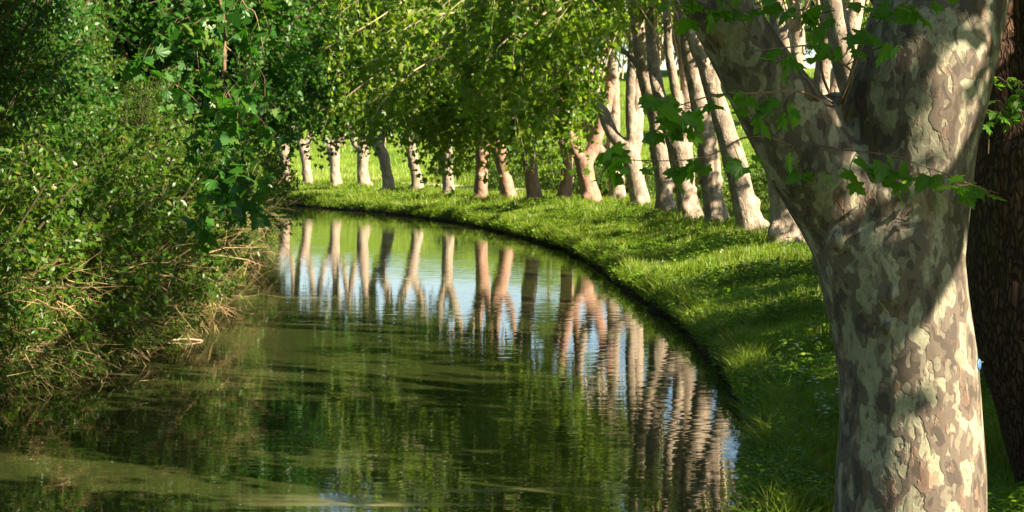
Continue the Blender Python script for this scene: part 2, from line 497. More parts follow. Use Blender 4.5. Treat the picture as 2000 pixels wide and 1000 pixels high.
def sdist(x, y, C, right):
    """signed distance to a bank line, positive on the land side"""
    x = np.asarray(x, float).ravel(); y = np.asarray(y, float).ravel()
    out = np.empty(len(x))
    A = C[:-1]; D = C[1:] - C[:-1]; L2 = (D ** 2).sum(1)
    for i in range(0, len(x), 4000):
        q = np.stack([x[i:i + 4000], y[i:i + 4000]], 1)
        r = q[:, None] - A[None]
        t = np.clip((r * D).sum(-1) / L2, 0, 1)
        e = r - t[..., None] * D
        d2 = (e ** 2).sum(-1)
        j = d2.argmin(1); k = np.arange(len(q))
        cr = D[j, 0] * r[k, j, 1] - D[j, 1] * r[k, j, 0]
        sg = np.where(cr < 0, 1, -1) * (1 if right else -1)
        out[i:i + 4000] = np.sqrt(d2[k, j]) * sg
    return out

sst = lambda x, a, b: (lambda t: t * t * (3 - 2 * t))(np.clip((x - a) / (b - a), 0, 1))

def height(x, y):
    x = np.asarray(x, float).ravel(); y = np.asarray(y, float).ravel()
    sr = sdist(x, y, RB, True); sl = sdist(x, y, LB, False)
    rag = 0.16 * wav(x * 1.9, y * 1.7) + 0.10 * wav(x * 4.7 + 1, y * 4.1)
    sr = sr + rag; sl = sl + rag * 1.3
    lump = 0.07 * wav(x * 1.1, y * 1.1) + 0.04 * wav(x * 2.7 + 3, y * 2.3)
    hr = 0.42 * sst(sr, -0.12, 0.25) + 0.68 * sst(sr, 0.1, 4.6) + 0.25 * sst(sr, 6, 12) + lump * sst(sr, 0.2, 2)
    crest = 8.2 + 1.6 * np.sin(x * 0.055 + 0.6) + 1.2 * np.sin(x * 0.021 + y * 0.01)
    hr = hr + crest * sst(sr, 20, 70) * sst(y, 20, 70) + 2.0 * sst(sr, 80, 400)
    hl = 0.45 * sst(sl, -0.1, 0.4) + 1.3 * sst(sl, 0.2, 4) + 2.6 * sst(sl, 4, 22) + 3 * sst(sl, 20, 120) + lump * sst(sl, 0.2, 2)
    bed = -1.5 * sst(np.minimum(-sr, -sl), 0, 2.5) - 0.12
    return np.where(sr > -0.12, hr, np.where(sl > -0.1, hl, bed))

def axis_pts(lo, hi, fine_lo, fine_hi, step):
    mid = np.arange(fine_lo, fine_hi, step)
    a = fine_lo - np.geomspace(step, fine_lo - lo, 26)[::-1]
    b = fine_hi - step + np.geomspace(step, hi - fine_hi, 26)
    return np.concatenate([a, mid, b])
gx = axis_pts(-2500, 2500, -45, 45, 0.42)
gy = axis_pts(-400, 4000, 2, 160, 0.5)
X, Y = np.meshgrid(gx, gy)
Z = height(X, Y)
i = np.arange(X.size).reshape(X.shape)
q = np.stack([i[:-1, :-1], i[:-1, 1:], i[1:, 1:], i[1:, :-1]], -1).reshape(-1, 4)
tag(link('ground', mesh_np('ground', np.stack([X.ravel(), Y.ravel(), Z], 1), [q], M['ground'], True)), kind='structure')

wv = np.array([(-170, -55, 0), (9, -55, 0), (9, 190, 0), (-170, 190, 0)], float)
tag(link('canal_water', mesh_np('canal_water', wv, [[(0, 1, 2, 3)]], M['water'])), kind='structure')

pc = spline([(3.5, 104), (-2.5, 114), (-7.0, 124), (-10.2, 135), (-11.6, 143)], 60)
pt = norm(np.gradient(pc, axis=0)); pn = np.stack([-pt[:, 1], pt[:, 0]], 1)
cols = [pc + pn * o for o in (-1.1, -0.55, 0, 0.55, 1.1)]
zs = np.max([height(c[:, 0], c[:, 1]) for c in cols], axis=0) + 0.06
pv = np.stack([np.column_stack([c, zs + dz]) for c, dz in zip(cols, (-.05, 0, .03, 0, -.05))], 1)
i = np.arange(pv.shape[0] * 5).reshape(-1, 5)
q = np.stack([i[:-1, :-1], i[:-1, 1:], i[1:, 1:], i[1:, :-1]], -1).reshape(-1, 4)
tag(link('towpath', mesh_np('towpath', pv.reshape(-1, 3), [q], M['path'], True)), kind='structure')

gz = lambda x, y: float(height([x], [y])[0])

# ------------------------------------------------------------------ plane trees in the row
rng = np.random.default_rng(7)

def plane_crown(seed, n, zlo, zhi, rad, nt, ml, ls, o_lo, o_hi, droop, kind='simple', tl=0.9):
    r = np.random.default_rng(seed)
    a = r.random(n) * 2 * np.pi
    rr = rad * np.sqrt(r.random(n)) * 0.95 + 0.3
    z = zlo + (zhi - zlo) * r.random(n)
    mid = (zlo + zhi) / 2
    rr *= np.sqrt(np.clip(1 - ((z - mid) / ((zhi - zlo) * 0.62)) ** 2, 0.15, 1))
    T = np.column_stack([rr * np.cos(a), rr * np.sin(a), z])
    O = np.column_stack([rr * 0.22 * np.cos(a), rr * 0.22 * np.sin(a), np.clip(o_lo + (o_hi - o_lo) * r.random(n), None, np.maximum(z + 1.5, o_lo))])
    return foliage(r, O, T, nt, tl, ml, ls, kind, lift=0.22, sag=droop, start=0.25)

gA, wA = plane_crown(11, 110, 9.0, 18.0, 4.6, 9, 10, 0.24, 5.0, 12.0, 0.9)
crownA = gA.mesh('crown', M['plane_leaf']); branA = wA.mesh('branches', M['pale_twig'])
gB, wB = plane_crown(12, 34, 8.8, 13.0, 4.2, 7, 10, 0.22, 6.5, 10.0, 0.5)
crownB = gB.mesh('crown', M['plane_leaf']); branB = wB.mesh('branches', M['pale_twig'])

# (label, base px, base row, base radius px, trunk rows [(x,y,r)], limbs [[(x,y,r)...]], crown, bark)
ROW = [
 ('slim plane tree at the far left end of the curved row, half behind the bushes', 558, 362, 10, [(557, 330, 8.5), (554, 292, 10)], [[(553, 292, 7), (538, 262, 5), (530, 190, 4)], [(555, 292, 7), (570, 262, 5), (575, 190, 4)]], 'A', 'row_bark'),
 ('second plane tree from the left of the row, thin trunk leaning left at the top', 602, 364, 10, [(598, 325, 8.5), (594, 295, 9)], [[(594, 295, 7), (583, 262, 5), (578, 190, 4)], [(595, 295, 7), (606, 255, 5), (612, 185, 4)]], 'A', 'row_bark'),
 ('third plane tree from the left with a stumpy three-pronged head', 656, 366, 11, [(654, 330, 9), (650, 292, 11)], [[(648, 292, 6), (630, 262, 5), (618, 190, 3)], [(650, 292, 7), (655, 250, 6), (650, 190, 5)], [(652, 292, 7), (672, 262, 5), (684, 190, 4)]], 'A', 'row_bark'),
 ('straight stout plane tree with one stub limb to the left, beside the path', 711, 370, 12, [(708, 330, 10.5), (709, 285, 11)], [[(709, 285, 10), (714, 240, 7), (712, 170, 5)], [(706, 290, 7), (691, 276, 6), (684, 230, 4)]], 'A', 'row_bark'),
 ('plane tree bowed to the left with a knobbly head, in front of the path', 759, 375, 12, [(755, 335, 10), (748, 303, 10), (738, 284, 11)], [[(740, 284, 8), (757, 245, 7), (764, 173, 5)], [(736, 284, 7), (726, 250, 6), (732, 190, 4)]], 'A', 'row_bark'),
 ('plane tree with a wide V fork, its trunk half veiled by hanging leaves', 815, 376, 12, [(810, 330, 9.5), (804, 295, 10), (802, 276, 10)], [[(800, 280, 8), (784, 240, 7), (772, 180, 6)], [(804, 280, 8), (820, 240, 7), (832, 175, 6)]], 'A', 'row_bark'),
 ('slender greyish plane tree standing alone between the path and the rusty trunks', 876, 382, 12, [(874, 340, 10), (873, 285, 10)], [[(872, 285, 8), (860, 240, 7), (850, 190, 6)], [(874, 285, 8), (888, 240, 7), (902, 190, 6)]], 'A', 'row_bark'),
 ('upright rusty pink plane tree with ivy-like leaves across its trunk', 939, 388, 14, [(941, 340, 11.5), (943, 294, 13)], [[(941, 296, 9), (925, 230, 8), (893, 148, 6)], [(943, 294, 8), (936, 240, 7), (930, 170, 6)], [(945, 294, 9), (955, 250, 7), (958, 190, 6)]], 'A', 'pink_bark'),
 ('rusty pink plane tree leaning left with a clenched stubby head', 992, 390, 15, [(988, 350, 12), (980, 310, 13), (974, 290, 15)], [[(970, 290, 9), (962, 230, 8), (948, 154, 6)], [(978, 290, 8), (994, 262, 7), (1005, 210, 5)], [(974, 288, 8), (970, 230, 7), (966, 150, 6)]], 'A', 'pink_bark'),
 ('brown plane tree with its head buried in dark hanging leaves', 1044, 396, 15, [(1040, 355, 12), (1034, 310, 14), (1032, 290, 14)], [[(1030, 292, 9), (1018, 230, 8), (996, 153, 6)], [(1034, 292, 9), (1032, 230, 8), (1020, 150, 6)]], 'A', 'pink_bark'),
 ('pink plane tree almost hidden behind a leafy shoot, left of the forked trio', 1103, 397, 14, [(1106, 350, 11), (1108, 300, 12)], [[(1104, 300, 9), (1088, 220, 8), (1056, 98, 6)], [(1110, 300, 9), (1124, 240, 7), (1128, 150, 5)]], 'A', 'pink_bark'),
 ('salmon pink plane tree with a short open fork, first of the clearly forked trio', 1156, 401, 18, [(1149, 360, 15), (1140, 316, 17)], [[(1136, 316, 10), (1120, 283, 9), (1106, 240, 8), (1090, 150, 6)], [(1146, 316, 12), (1160, 285, 11), (1174, 245, 10), (1190, 190, 9), (1196, 110, 7)]], 'B', 'pink_bark'),
 ('plane tree whose left limb sweeps up in a long arc over the pink one', 1207, 399, 16, [(1203, 355, 14), (1199, 325, 14), (1190, 296, 14)], [[(1180, 302, 10), (1158, 275, 9.5), (1140, 230, 9), (1130, 180, 7), (1126, 90, 5)], [(1195, 300, 12), (1198, 240, 10), (1197, 170, 9), (1190, 90, 7), (1186, 0, 6)]], 'B', 'row_bark'),
 ('tan plane tree with a clear open Y fork, striped by leaf shadow', 1251, 411, 20, [(1243, 360, 17), (1235, 318, 17), (1229, 294, 18)], [[(1222, 292, 12), (1196, 262, 11), (1182, 222, 10.5), (1166, 175, 9), (1150, 130, 8), (1141, 100, 7), (1120, 20, 5)], [(1236, 294, 13), (1243, 258, 12), (1246, 200, 11), (1244, 120, 9), (1240, 0, 7)], [(1234, 285, 8), (1231, 240, 8), (1230, 180, 8), (1234, 90, 7), (1230, -20, 5)]], 'B', 'row_bark'),
 ('tall plane tree leaning left, single stem with an old stub halfway', 1299, 426, 20, [(1297, 375, 16), (1293, 325, 16), (1286, 285, 17), (1284, 235, 14)], [[(1284, 235, 13.5), (1268, 190, 12.5), (1256, 140, 12), (1247, 90, 11), (1240, 30, 10), (1232, -60, 8)], [(1280, 288, 8), (1273, 290, 6)], [(1257, 145, 6), (1230, 108, 5), (1190, 86, 4), (1150, 80, 3)]], 'B', 'row_bark'),
 ('thick pale plane tree with a broad shouldered head behind the leaf spray', 1347, 434, 23, [(1340, 380, 19), (1332, 325, 20), (1327, 285, 23)], [[(1316, 280, 13), (1300, 225, 12), (1282, 150, 11), (1275, 80, 9), (1270, -30, 7)], [(1338, 278, 14), (1344, 225, 13), (1340, 150, 11), (1328, 70, 9), (1320, -40, 7)], [(1330, 270, 8), (1318, 180, 8), (1304, 100, 7), (1296, 0, 6)]], 'B', 'row_bark'),
 ('grey barked plane tree fourth from the big trunk, mottled with shadow', 1399, 446, 23, [(1393, 390, 19), (1386, 330, 19), (1380, 275, 20)], [[(1374, 270, 14), (1362, 200, 13), (1348, 130, 12), (1336, 60, 10), (1325, -30, 8)], [(1384, 262, 10), (1376, 190, 10), (1368, 110, 9), (1372, 20, 8)]], 'B', 'row_bark'),
 ('pale sunlit plane tree leaning left, third from the big trunk', 1465, 462, 27, [(1455, 405, 22), (1443, 350, 21), (1430, 300, 21)], [[(1428, 295, 18), (1412, 240, 16), (1392, 175, 14), (1370, 110, 13), (1346, 50, 11), (1320, -40, 9)], [(1418, 275, 10), (1402, 210, 9), (1396, 140, 8), (1398, 40, 7)]], 'B', 'row_bark'),
 ('plane tree peeping out from under the big trunk, one side in blue shadow', 1534, 486, 31, [(1532, 430, 26), (1528, 370, 25), (1520, 310, 26)], [[(1512, 300, 16), (1498, 230, 15), (1480, 130, 13), (1470, 0, 10)], [(1528, 300, 16), (1545, 220, 14), (1560, 120, 13), (1556, -20, 10)]], 'B', 'row_bark'),
]

def extend(rows, d, rs, base_d):
    """pixel rows at distance d -> (x,y,z,r), with the limb carried on upward"""
    k = d / F
    dy = 0.0; out = []
    drift = rs.normal() * 0.22
    for j, (x, y, r) in enumerate(rows):
        out.append([*P(x, y, d), r * k * 1.22])
        if j: out[-1][1] += drift * (rows[0][1] - y) * k
    return out

def make_row_tree(spec, idx):
    label, bx, by, br, trunk, limbs, crown, bark = spec
    d = F * 3.2 / (by - HOR)
    rs = np.random.default_rng(100 + idx)
    base = P(bx, by, d)
    g = gz(base[0], base[1])
    base[2] = g
    k = d / F
    t = empty('plane_tree', base, label, 'tree', 'plane trees in the row along the far bank')
    lines = [[(base[0] + .02, d, g - 0.35, br * k * 1.55), (base[0], d, g + 0.1, br * k * 1.22), (base[0], d, g + 0.45, br * k * 1.04), *[(*P(x, y, d), r * k * 1.1) for x, y, r in trunk]]]
    for L in limbs:
        e = extend(L, d, rs, d)
        if len(L) > 2:
            a, b = np.array(e[-2][:3]), np.array(e[-1][:3])
            dv = (b - a) / np.linalg.norm(b - a) * np.array([0.6, 0.6, 1])
            e.append([*(b + dv * 2.2 + rs.normal(size=3) * 0.3), e[-1][3] * 0.6])
            if e[-1][2] < 11: e.append([*(np.array(e[-1][:3]) + dv * 2.0 + rs.normal(size=3) * 0.4), e[-1][3] * 0.5])
        lines.append(e)
    bl = []
    for q in range(7):                                          # burrs and old pruning knuckles
        src = spline(lines[0] if q < 3 else lines[1 + rs.integers(len(lines) - 1)], 12)[rs.integers(3, 9)]
        a = rs.random() * 6.28
        bl.append((src[0] + np.cos(a) * src[3] * .85, src[1] + np.sin(a) * src[3] * .85, src[2], src[3] * (.3 + .3 * rs.random())))
    for q in range(4):                                          # roots
        a = q * 1.57 + rs.random()
        R0 = br * k
        lines.append([(base[0] + np.cos(a) * R0 * .5, d + np.sin(a) * R0 * .5, g + .42, R0 * .42), (base[0] + np.cos(a) * R0 * 1.15, d + np.sin(a) * R0 * 1.15, g + .08, R0 * .32), (base[0] + np.cos(a) * R0 * 2.1, d + np.sin(a) * R0 * 2.1, g - .25, R0 * .22)])
    me = solid_wood('trunk', lines, M[bark], 0.08 if d > 80 else 0.065, blobs=bl, rough=0.035, seed=idx, off=base, smooth_it=3)
    link('trunk', me, t)
    rz = rs.random() * 6.28
    cr = link('crown', crownA if crown == 'A' else crownB, t)
    bo = link('branches', branA if crown == 'A' else branB, t)
    cr.rotation_euler = bo.rotation_euler = (0, 0, rz)
    return t, base
row = [make_row_tree(s, i) for i, s in enumerate(ROW)]

# leafy curtain: long boughs of three row trees reaching out over the canal
def curtain(owner, base, org, boxes, n, seed, nt=14, ml=17, ls=0.215, mat='plane_leaf', tl=1.0):
    r = np.random.default_rng(seed)
    O, T = [], []
    for (c, e, wgt) in boxes:
        m = int(n * wgt)
        tg = np.array(c) + (r.random((m, 3)) * 2 - 1) * np.array(e)
        T.append(tg)
        # boughs start above their tips and toward the owner
        o = tg * np.array([1, 1, 0]) + (np.array(org) - tg) * np.array([.30, .30, 0]) + np.column_stack([np.zeros(m), np.zeros(m), tg[:, 2] + 1.2 + 1.5 * r.random(m)])
        O.append(o)
    O = np.concatenate(O); T = np.concatenate(T)
    g, wd = foliage(r, O, T, nt, tl, ml, ls, 'plane', lift=0.1, start=0.1, sag=0.9, r0=0.03, down=-0.5, up=.35)
    # main boughs that carry them
    for c in boxes:
        cc = np.array(c[0]) + np.array([0, 0, c[1][2] * 0.4])
        for q in range(3):
            e = cc + (r.random(3) * 2 - 1) * np.array(c[1]) * [.7, .7, .4]
            m1 = np.array(org) * 0.5 + e * 0.5 + np.array([0, 0, 1.3])
            s = spline([(*org, 0.10), (*m1, 0.075), (*e, 0.02)], 12)
            wd.add(*tubes(s[None, :, :3], s[None, :, 3], 6))
    link('overhanging_foliage', g.mesh('overhanging_foliage', M[mat], off=base), owner)
    link('boughs', wd.mesh('boughs', M['pale_twig'], off=base), owner)

t, b = row[17]
curtain(t, b, (6.0, 58.0, 10.5), [((-0.6, 57, 9.2), (3.0, 3.5, 3.6), 0.5), ((0.2, 58, 6.8), (2.0, 3, 1.8), 0.28), ((1.2, 56, 11.0), (2.0, 4, 3.0), 0.22), ((1.2, 60, 7.4), (.8, 3, 2.0), 0.14)], 52, 31)
t, b = row[15]
curtain(t, b, (5.0, 69.0, 11.5), [((-2.6, 66, 9.0), (2.8, 4, 4.0), 0.55), ((-1.0, 68, 6.0), (2.6, 4, 1.8), 0.45)], 48, 32)
t, b = row[13]
curtain(t, b, (4.5, 80.0, 11.5), [((-5.9, 78, 10.2), (3.0, 4, 4.6), 0.75), ((-2.4, 66, 6.9), (1.8, 3, 2.0), 0.25)], 60, 33)

# unseen tree added toward the sun to cast the big trunk's shadow edge
def shadow_tree(x, y):
    g = gz(x, y)
    t = empty('plane_tree', (x, y, g), 'unseen plane tree added right of the frame to throw its shadow on the big trunk', 'tree')
    L = [[(x, y, g - .3, .55), (x, y, g + .4, .47), (x, y, g + 3, .42), (x + .1, y, g + 6, .40), (x + .1, y, g + 8.6, .34), (x + .3, y, g + 12, .12)],
         [(x + .1, y, g + 6.2, .3), (x + 1.2, y + .8, g + 8.2, .24), (x + 2, y + 1.5, g + 11, .1)], [(x + .1, y, g + 6.6, .26), (x - 1.2, y - .5, g + 8.6, .2), (x - 1.8, y - 1, g + 11, .1)]]
    link('trunk', solid_wood('trunk', L, M['row_bark'], .07, rough=.02, seed=77, off=(x, y, g)), t)
    gg, wd = plane_crown(78, 46, 7.6, 14, 5.0, 10, 11, .24, 6.5, 10, .5)
    link('crown', gg.mesh('crown', M['plane_leaf']), t); link('branches', wd.mesh('branches', M['twig']), t)
shadow_tree(9.7, 8.85)

# trees of the row that stand behind the big trunk
def hidden_plane(x, y, label, seed):
    rs = np.random.default_rng(seed)
    g = gz(x, y)
    t = empty('plane_tree', (x, y, g), label, 'tree', 'plane trees in the row along the far bank')
    L = [[(x, y, g - .3, .52), (x, y, g + .3, .43), (x - .1, y, g + 2, .38), (x - .2, y, g + 3.2, .42)]]
    for (dx, dy, r) in ((-1.6, -.4, .27), (.9, .5, .26), (-.2, -.9, .22)):
        L.append([(x - .2, y, g + 3.1, r * 1.15), (x - .2 + dx * .45, y + dy * .5, g + 4.6, r), (x + dx * .9, y + dy, g + 7, r * .8), (x + dx * 1.2, y + dy * 1.4, g + 10.5, r * .45)])
    link('trunk', solid_wood('trunk', L, M['row_bark'], 0.06, rough=0.02, seed=seed, off=(x, y, g)), t)
    a = link('crown', crownB, t); b = link('branches', branB, t)
    a.rotation_euler = b.rotation_euler = (0, 0, rs.random() * 6)
hidden_plane(8.0, 43, 'mottled plane tree seen through the crotch of the big trunk, its limbs leaning left', 5)
hidden_plane(7.6, 34, 'plane tree standing just behind the big trunk, only its upper limbs showing', 6)
hidden_plane(6.9, 25.5, 'plane tree directly behind the big trunk, nearly all hidden by it', 8)

# ------------------------------------------------------------------ the big plane tree in front
D0 = 13.7
def N(x, y, r, dd=0.0):
    return (*P(x, y, D0 + dd), r * D0 / F)
nb = np.array([P(1775, 1060, D0)[0], D0, gz(P(1775, 1060, D0)[0], D0)])
big = empty('plane_tree', nb, 'huge mottled plane tree filling the right foreground, forking above a thick trunk', 'tree')
nl = [
 [N(1776, 1150, 200), N(1776, 1060, 158), N(1776, 1000, 146), N(1777, 900, 143), N(1776, 800, 136), N(1769, 700, 136), N(1754, 600, 136), N(1738, 500, 143), N(1735, 440, 140)],
 [N(1700, 500, 100), N(1646, 400, 98), N(1580, 300, 92, -.1), N(1516, 200, 80, -.22), N(1456, 100, 69, -.36), N(1397, 0, 63, -.48), N(1330, -130, 58, -.6), N(1250, -330, 48, -.7), N(1160, -600, 34, -.6)],
 [N(1750, 500, 132), N(1772, 400, 122), N(1784, 300, 122), N(1788, 200, 136), N(1814, 100, 131), N(1842, 0, 124, .1), N(1885, -150, 112, .2), N(1930, -400, 85, .4), N(1960, -700, 55, .6)],
 [N(1800, 60, 50, .3), N(1730, -20, 40, .55), N(1630, -110, 36, .9), N(1500, -260, 30, 1.3)],
]
nblob = [(*P(1742, 575, D0 - .535), .065), (*P(1722, 582, D0 - .525), .05), (*P(1732, 640, D0 - .555), .035), (*P(1640, 470, D0 - .36), .10), (*P(1632, 210, D0 - .1), .13), (*P(1560, 330, D0 - .3), .10)]
link('trunk', solid_wood('trunk', nl, M['near_bark'], 0.03, blobs=nblob, n=26, sides=28, rough=0.012, seed=3, off=nb, smooth_it=5), big)

# thin shoots with leaves springing from the big tree, each row (px, py, depth)
def shoot(parent, name, pts, r, tips, seed, ls=0.22, leafmat='shoot_leaf', off=nb):
    r_ = np.random.default_rng(seed)
    W = Geo(); G = Geo()
    s = spline([P(*p) for p in pts], 16)
    W.add(*tubes(s[None], np.linspace(r, r * .35, 16)[None], 5))
    for (px, py, dd, n, spread) in tips:
        c = P(px, py, dd)
        j = np.linalg.norm(s - c, axis=1).argmin()
        e = spline([s[j], (s[j] + c) / 2 + r_.normal(size=3) * .02, c], 6)
        W.add(*tubes(e[None], np.full((1, 6), r * .4), 4))
        pos = c + r_.normal(size=(n, 3)) * spread * np.array([1, .6, .5])
        ax = norm(r_.normal(size=(n, 3)) * [.9, .6, .35] + [0, -.1, -.45])
        nr = norm(np.array([0, -.45, .75]) + r_.normal(size=(n, 3)) * .4)
        for p_, a_ in zip(pos, ax):
            W.add(*tubes(np.stack([c, (c + p_) / 2 + [0, 0, .02], p_])[None], np.full((1, 3), .0022), 3))
        G.add(*leaves(pos, ax, nr, ls * (.55 + .6 * r_.random(n)), 'fine'))
    o = link('shoot', W.mesh('shoot', M['twig'], off=off), parent)
    link('leaves', G.mesh('leaves', M[leafmat], off=off), o)
d1 = D0 - .75
shoot(big, 'a', [(1535, 320, D0 - .5), (1560, 280, D0 - .6), (1640, 292, d1), (1730, 302, d1), (1820, 330, d1), (1900, 362, d1), (1950, 378, d1)], .009,
      [(1660, 348, d1, 2, .05), (1700, 335, d1, 2, .06), (1735, 340, d1, 4, .09), (1775, 345, d1, 5, .10), (1820, 350, d1, 5, .10), (1870, 362, d1, 4, .09), (1930, 378, d1, 3, .07), (1725, 305, d1, 2, .05)], 41, .16)
d2 = D0 - 1.2
shoot(big, 'b', [(1640, 215, D0 - .1), (1665, 150, D0 - .7), (1640, 120, d2), (1590, 90, d2), (1520, 95, d2), (1460, 100, d2)], .012,
      [(1700, 70, d2, 4, .10), (1665, 78, d2, 3, .09), (1620, 92, d2, 3, .09), (1575, 105, d2, 3, .10), (1530, 112, d2, 4, .11), (1730, 90, d2, 2, .06)], 42, .19)
d3 = D0 - 1.6
shoot(big, 'c', [(1600, 195, D0 - .4), (1560, 178, d3 + .4), (1480, 182, d3), (1400, 185, d3), (1330, 205, d3), (1290, 215, d3)], .010,
      [(1320, 215, d3, 7, .13), (1350, 210, d3, 6, .12), (1300, 235, d3, 5, .12), (1325, 262, d3, 3, .08), (1400, 190, d3, 3, .08), (1450, 200, d3, 3, .10), (1500, 195, d3, 4, .12), (1530, 215, d3, 4, .12)], 43, .185)
shoot(big, 'd', [(1545, 285, D0 - .5), (1500, 268, d3 + .3), (1450, 270, d3), (1400, 298, d3), (1345, 312, d3), (1270, 314, d3), (1195, 310, d3)], .008,
      [(1190, 300, d3, 3, .07), (1180, 335, d3, 4, .08), (1205, 315, d3, 2, .05), (1268, 318, d3, 2, .04), (1325, 338, d3, 2, .05), (1372, 315, d3, 3, .06), (1445, 315, d3, 3, .06), (1310, 345, d3, 2, .05), (1200, 290, d3, 2, .04)], 44, .17)
shoot(big, 'e', [(1630, 205, D0 - .1), (1605, 140, D0 - .3), (1608, 60, D0 - .5), (1590, 10, D0 - .6), (1570, -40, D0 - .6)], .013,
      [(1590, 60, D0 - .6, 2, .06), (1630, 20, D0 - .7, 4, .12), (1560, 20, D0 - .7, 3, .1)], 45, .16)
shoot(big, 'f', [(1635, 212, D0 - .2), (1665, 140, D0 - .4), (1700, 60, D0 - .6), (1760, 10, D0 - .8), (1820, -20, D0 - .9)], .012,
      [(1780, 18, D0 - .9, 4, .10), (1830, 5, D0 - .9, 3, .1), (1740, 20, D0 - .8, 3, .1), (1690, 20, D0 - .7, 2, .1)], 46, .16)
shoot(big, 'g', [(1470, 80, D0 - .5), (1450, 40, D0 - .8), (1420, 0, D0 - 1), (1390, -40, D0 - 1)], .010,
      [(1430, 20, D0 - 1, 4, .09), (1460, 25, D0 - 1, 3, .08), (1340, 5, D0 - 1, 5, .12), (1370, 0, D0 - 1, 4, .10), (1490, 15, D0 - 1, 3, .1)], 47, .17)
shoot(big, 'h', [(1520, 330, D0 - .45), (1545, 322, D0 - .6), (1565, 335, D0 - .7), (1590, 345, D0 - .75)], .006,
      [(1550, 340, D0 - .75, 2, .04), (1585, 343, D0 - .75, 2, .04), (1545, 315, D0 - .75, 2, .05)], 48, .15)

# crown of the big tree, above the frame
r = np.random.default_rng(51)
n = 60
a = r.random(n) * 6.28
T = np.column_stack([nb[0] - .6 + 4.6 * np.sqrt(r.random(n)) * np.cos(a), D0 + 3.6 * np.sqrt(r.random(n)) * np.sin(a), 8.4 + 4.5 * r.random(n)])
O = np.column_stack([nb[0] - .4 + .7 * np.cos(a), D0 + .6 * np.sin(a), 7.5 + 2.5 * r.random(n)])
g, wd = foliage(r, O, T, 9, .9, 10, .22, 'simple', sag=.6)
link('crown', g.mesh('crown', M['plane_leaf'], off=nb), big); link('branches', wd.mesh('branches', M['twig'], off=nb), big)

r = np.random.default_rng(53)  # unseen foliage added right of the frame to shade the upper trunk
n = 26
T = np.column_stack([5.0 + 4.4 * r.random(n), 10.3 + 3.4 * r.random(n), 7.4 + 3.0 * r.random(n)])
O = np.column_stack([np.full(n, nb[0] + .7), np.full(n, D0 - .2), 7.6 + 2.0 * r.random(n)])
g, wd = foliage(r, O, T, 10, .9, 11, .23, 'simple', sag=.5, start=.45)
link('shade_crown', g.mesh('shade_crown', M['plane_leaf'], off=nb), big); link('branches', wd.mesh('branches', M['twig'], off=nb), big)

# small blue disc nailed to the big trunk
tp = P(1912, 712, D0 - .24)
tagm = empty('tree_tag', tp, 'small round blue tag nailed to the right edge of the big trunk', 'tag')
th = np.arange(20) * 2 * np.pi / 20
dv = np.concatenate([np.column_stack([.004 * s + 0 * th, .034 * np.cos(th), .044 * np.sin(th)]) for s in (-1, 1)])
i = np.arange(20)
dq = np.stack([i, np.roll(i, -1), np.roll(i, -1) + 20, i + 20], 1)
me = mesh_np('disc', dv, [dq, [tuple(i[::-1])], [tuple(i + 20)]], M['tag_metal'])
dsc = link('disc', me, tagm); dsc.rotation_euler = (0, 0, math.radians(-40))
link('nail', mesh_np('nail', *tubes(np.array([[(-.05, 0, .022), (.0, -.008, .022), (.03, -.014, .022)]]), np.array([[.003, .003, .003]]), 6, True), M['nail']), tagm)

# rough dark trunk close behind it
D1 = 17.5
def Q(x, y, r, dd=0.0): return (*P(x, y, D1 + dd), r * D1 / F)
db = np.array([P(2130, 930, D1)[0], D1, gz(P(2130, 930, D1)[0], D1)])
dark = empty('rough_barked_tree', db, 'dark reddish rough-barked tree cut by the right edge behind the big trunk', 'tree')
dl = [[Q(2140, 1060, 190), Q(2120, 930, 140), Q(2085, 800, 135), Q(2050, 700, 132), Q(2022, 600, 128), Q(2010, 500, 124), Q(2015, 400, 126), Q(2030, 300, 128)],
      [Q(2030, 320, 120), Q(2040, 200, 95), Q(2055, 80, 82), Q(2075, -60, 75), Q(2110, -300, 60)],
      [Q(1985, 300, 80), Q(1960, 200, 52), Q(1955, 100, 42), Q(1960, 0, 38), Q(1970, -160, 30)],
      [Q(2060, 320, 100), Q(2160, 180, 80), Q(2240, 0, 70)]]
link('trunk', solid_wood('trunk', dl, M['dark_bark'], 0.04, n=20, sides=20, rough=0.03, seed=9, off=db), dark)
r = np.random.default_rng(52)
n = 60; a = r.random(n) * 6.28
T = np.column_stack([db[0] + 3 + 4.5 * np.sqrt(r.random(n)) * np.cos(a), D1 + 2 + 5 * np.sqrt(r.random(n)) * np.sin(a), 6.5 + 7 * r.random(n)])
O = np.column_stack([db[0] + .5 * np.cos(a), D1 + .5 * np.sin(a), 6 + 2.5 * r.random(n)])
g, wd = foliage(r, O, T, 10, .9, 12, .20, 'simple')
link('crown', g.mesh('crown', M['deep_leaf'], off=db), dark); link('branches', wd.mesh('branches', M['twig'], off=db), dark)
for k_, (pts, tips) in enumerate([
    ([(1960, 260, D1 - .6), (1955, 230, D1 - .7), (1985, 205, D1 - .7), (2020, 200, D1 - .7)], [(1960, 205, D1 - .7, 7, .08), (1985, 215, D1 - .7, 7, .08), (1995, 195, D1 - .7, 6, .08), (1965, 160, D1 - .7, 6, .08), (1990, 165, D1 - .7, 6, .08)]),
    ([(1930, 300, D1 - .6), (1935, 240, D1 - .7), (1960, 225, D1 - .7)], [(1940, 222, D1 - .7, 8, .09), (1955, 235, D1 - .7, 8, .09), (1925, 245, D1 - .7, 5, .06)])]):
    shoot(dark, 's', pts, .006, tips, 60 + k_, .11, off=db)

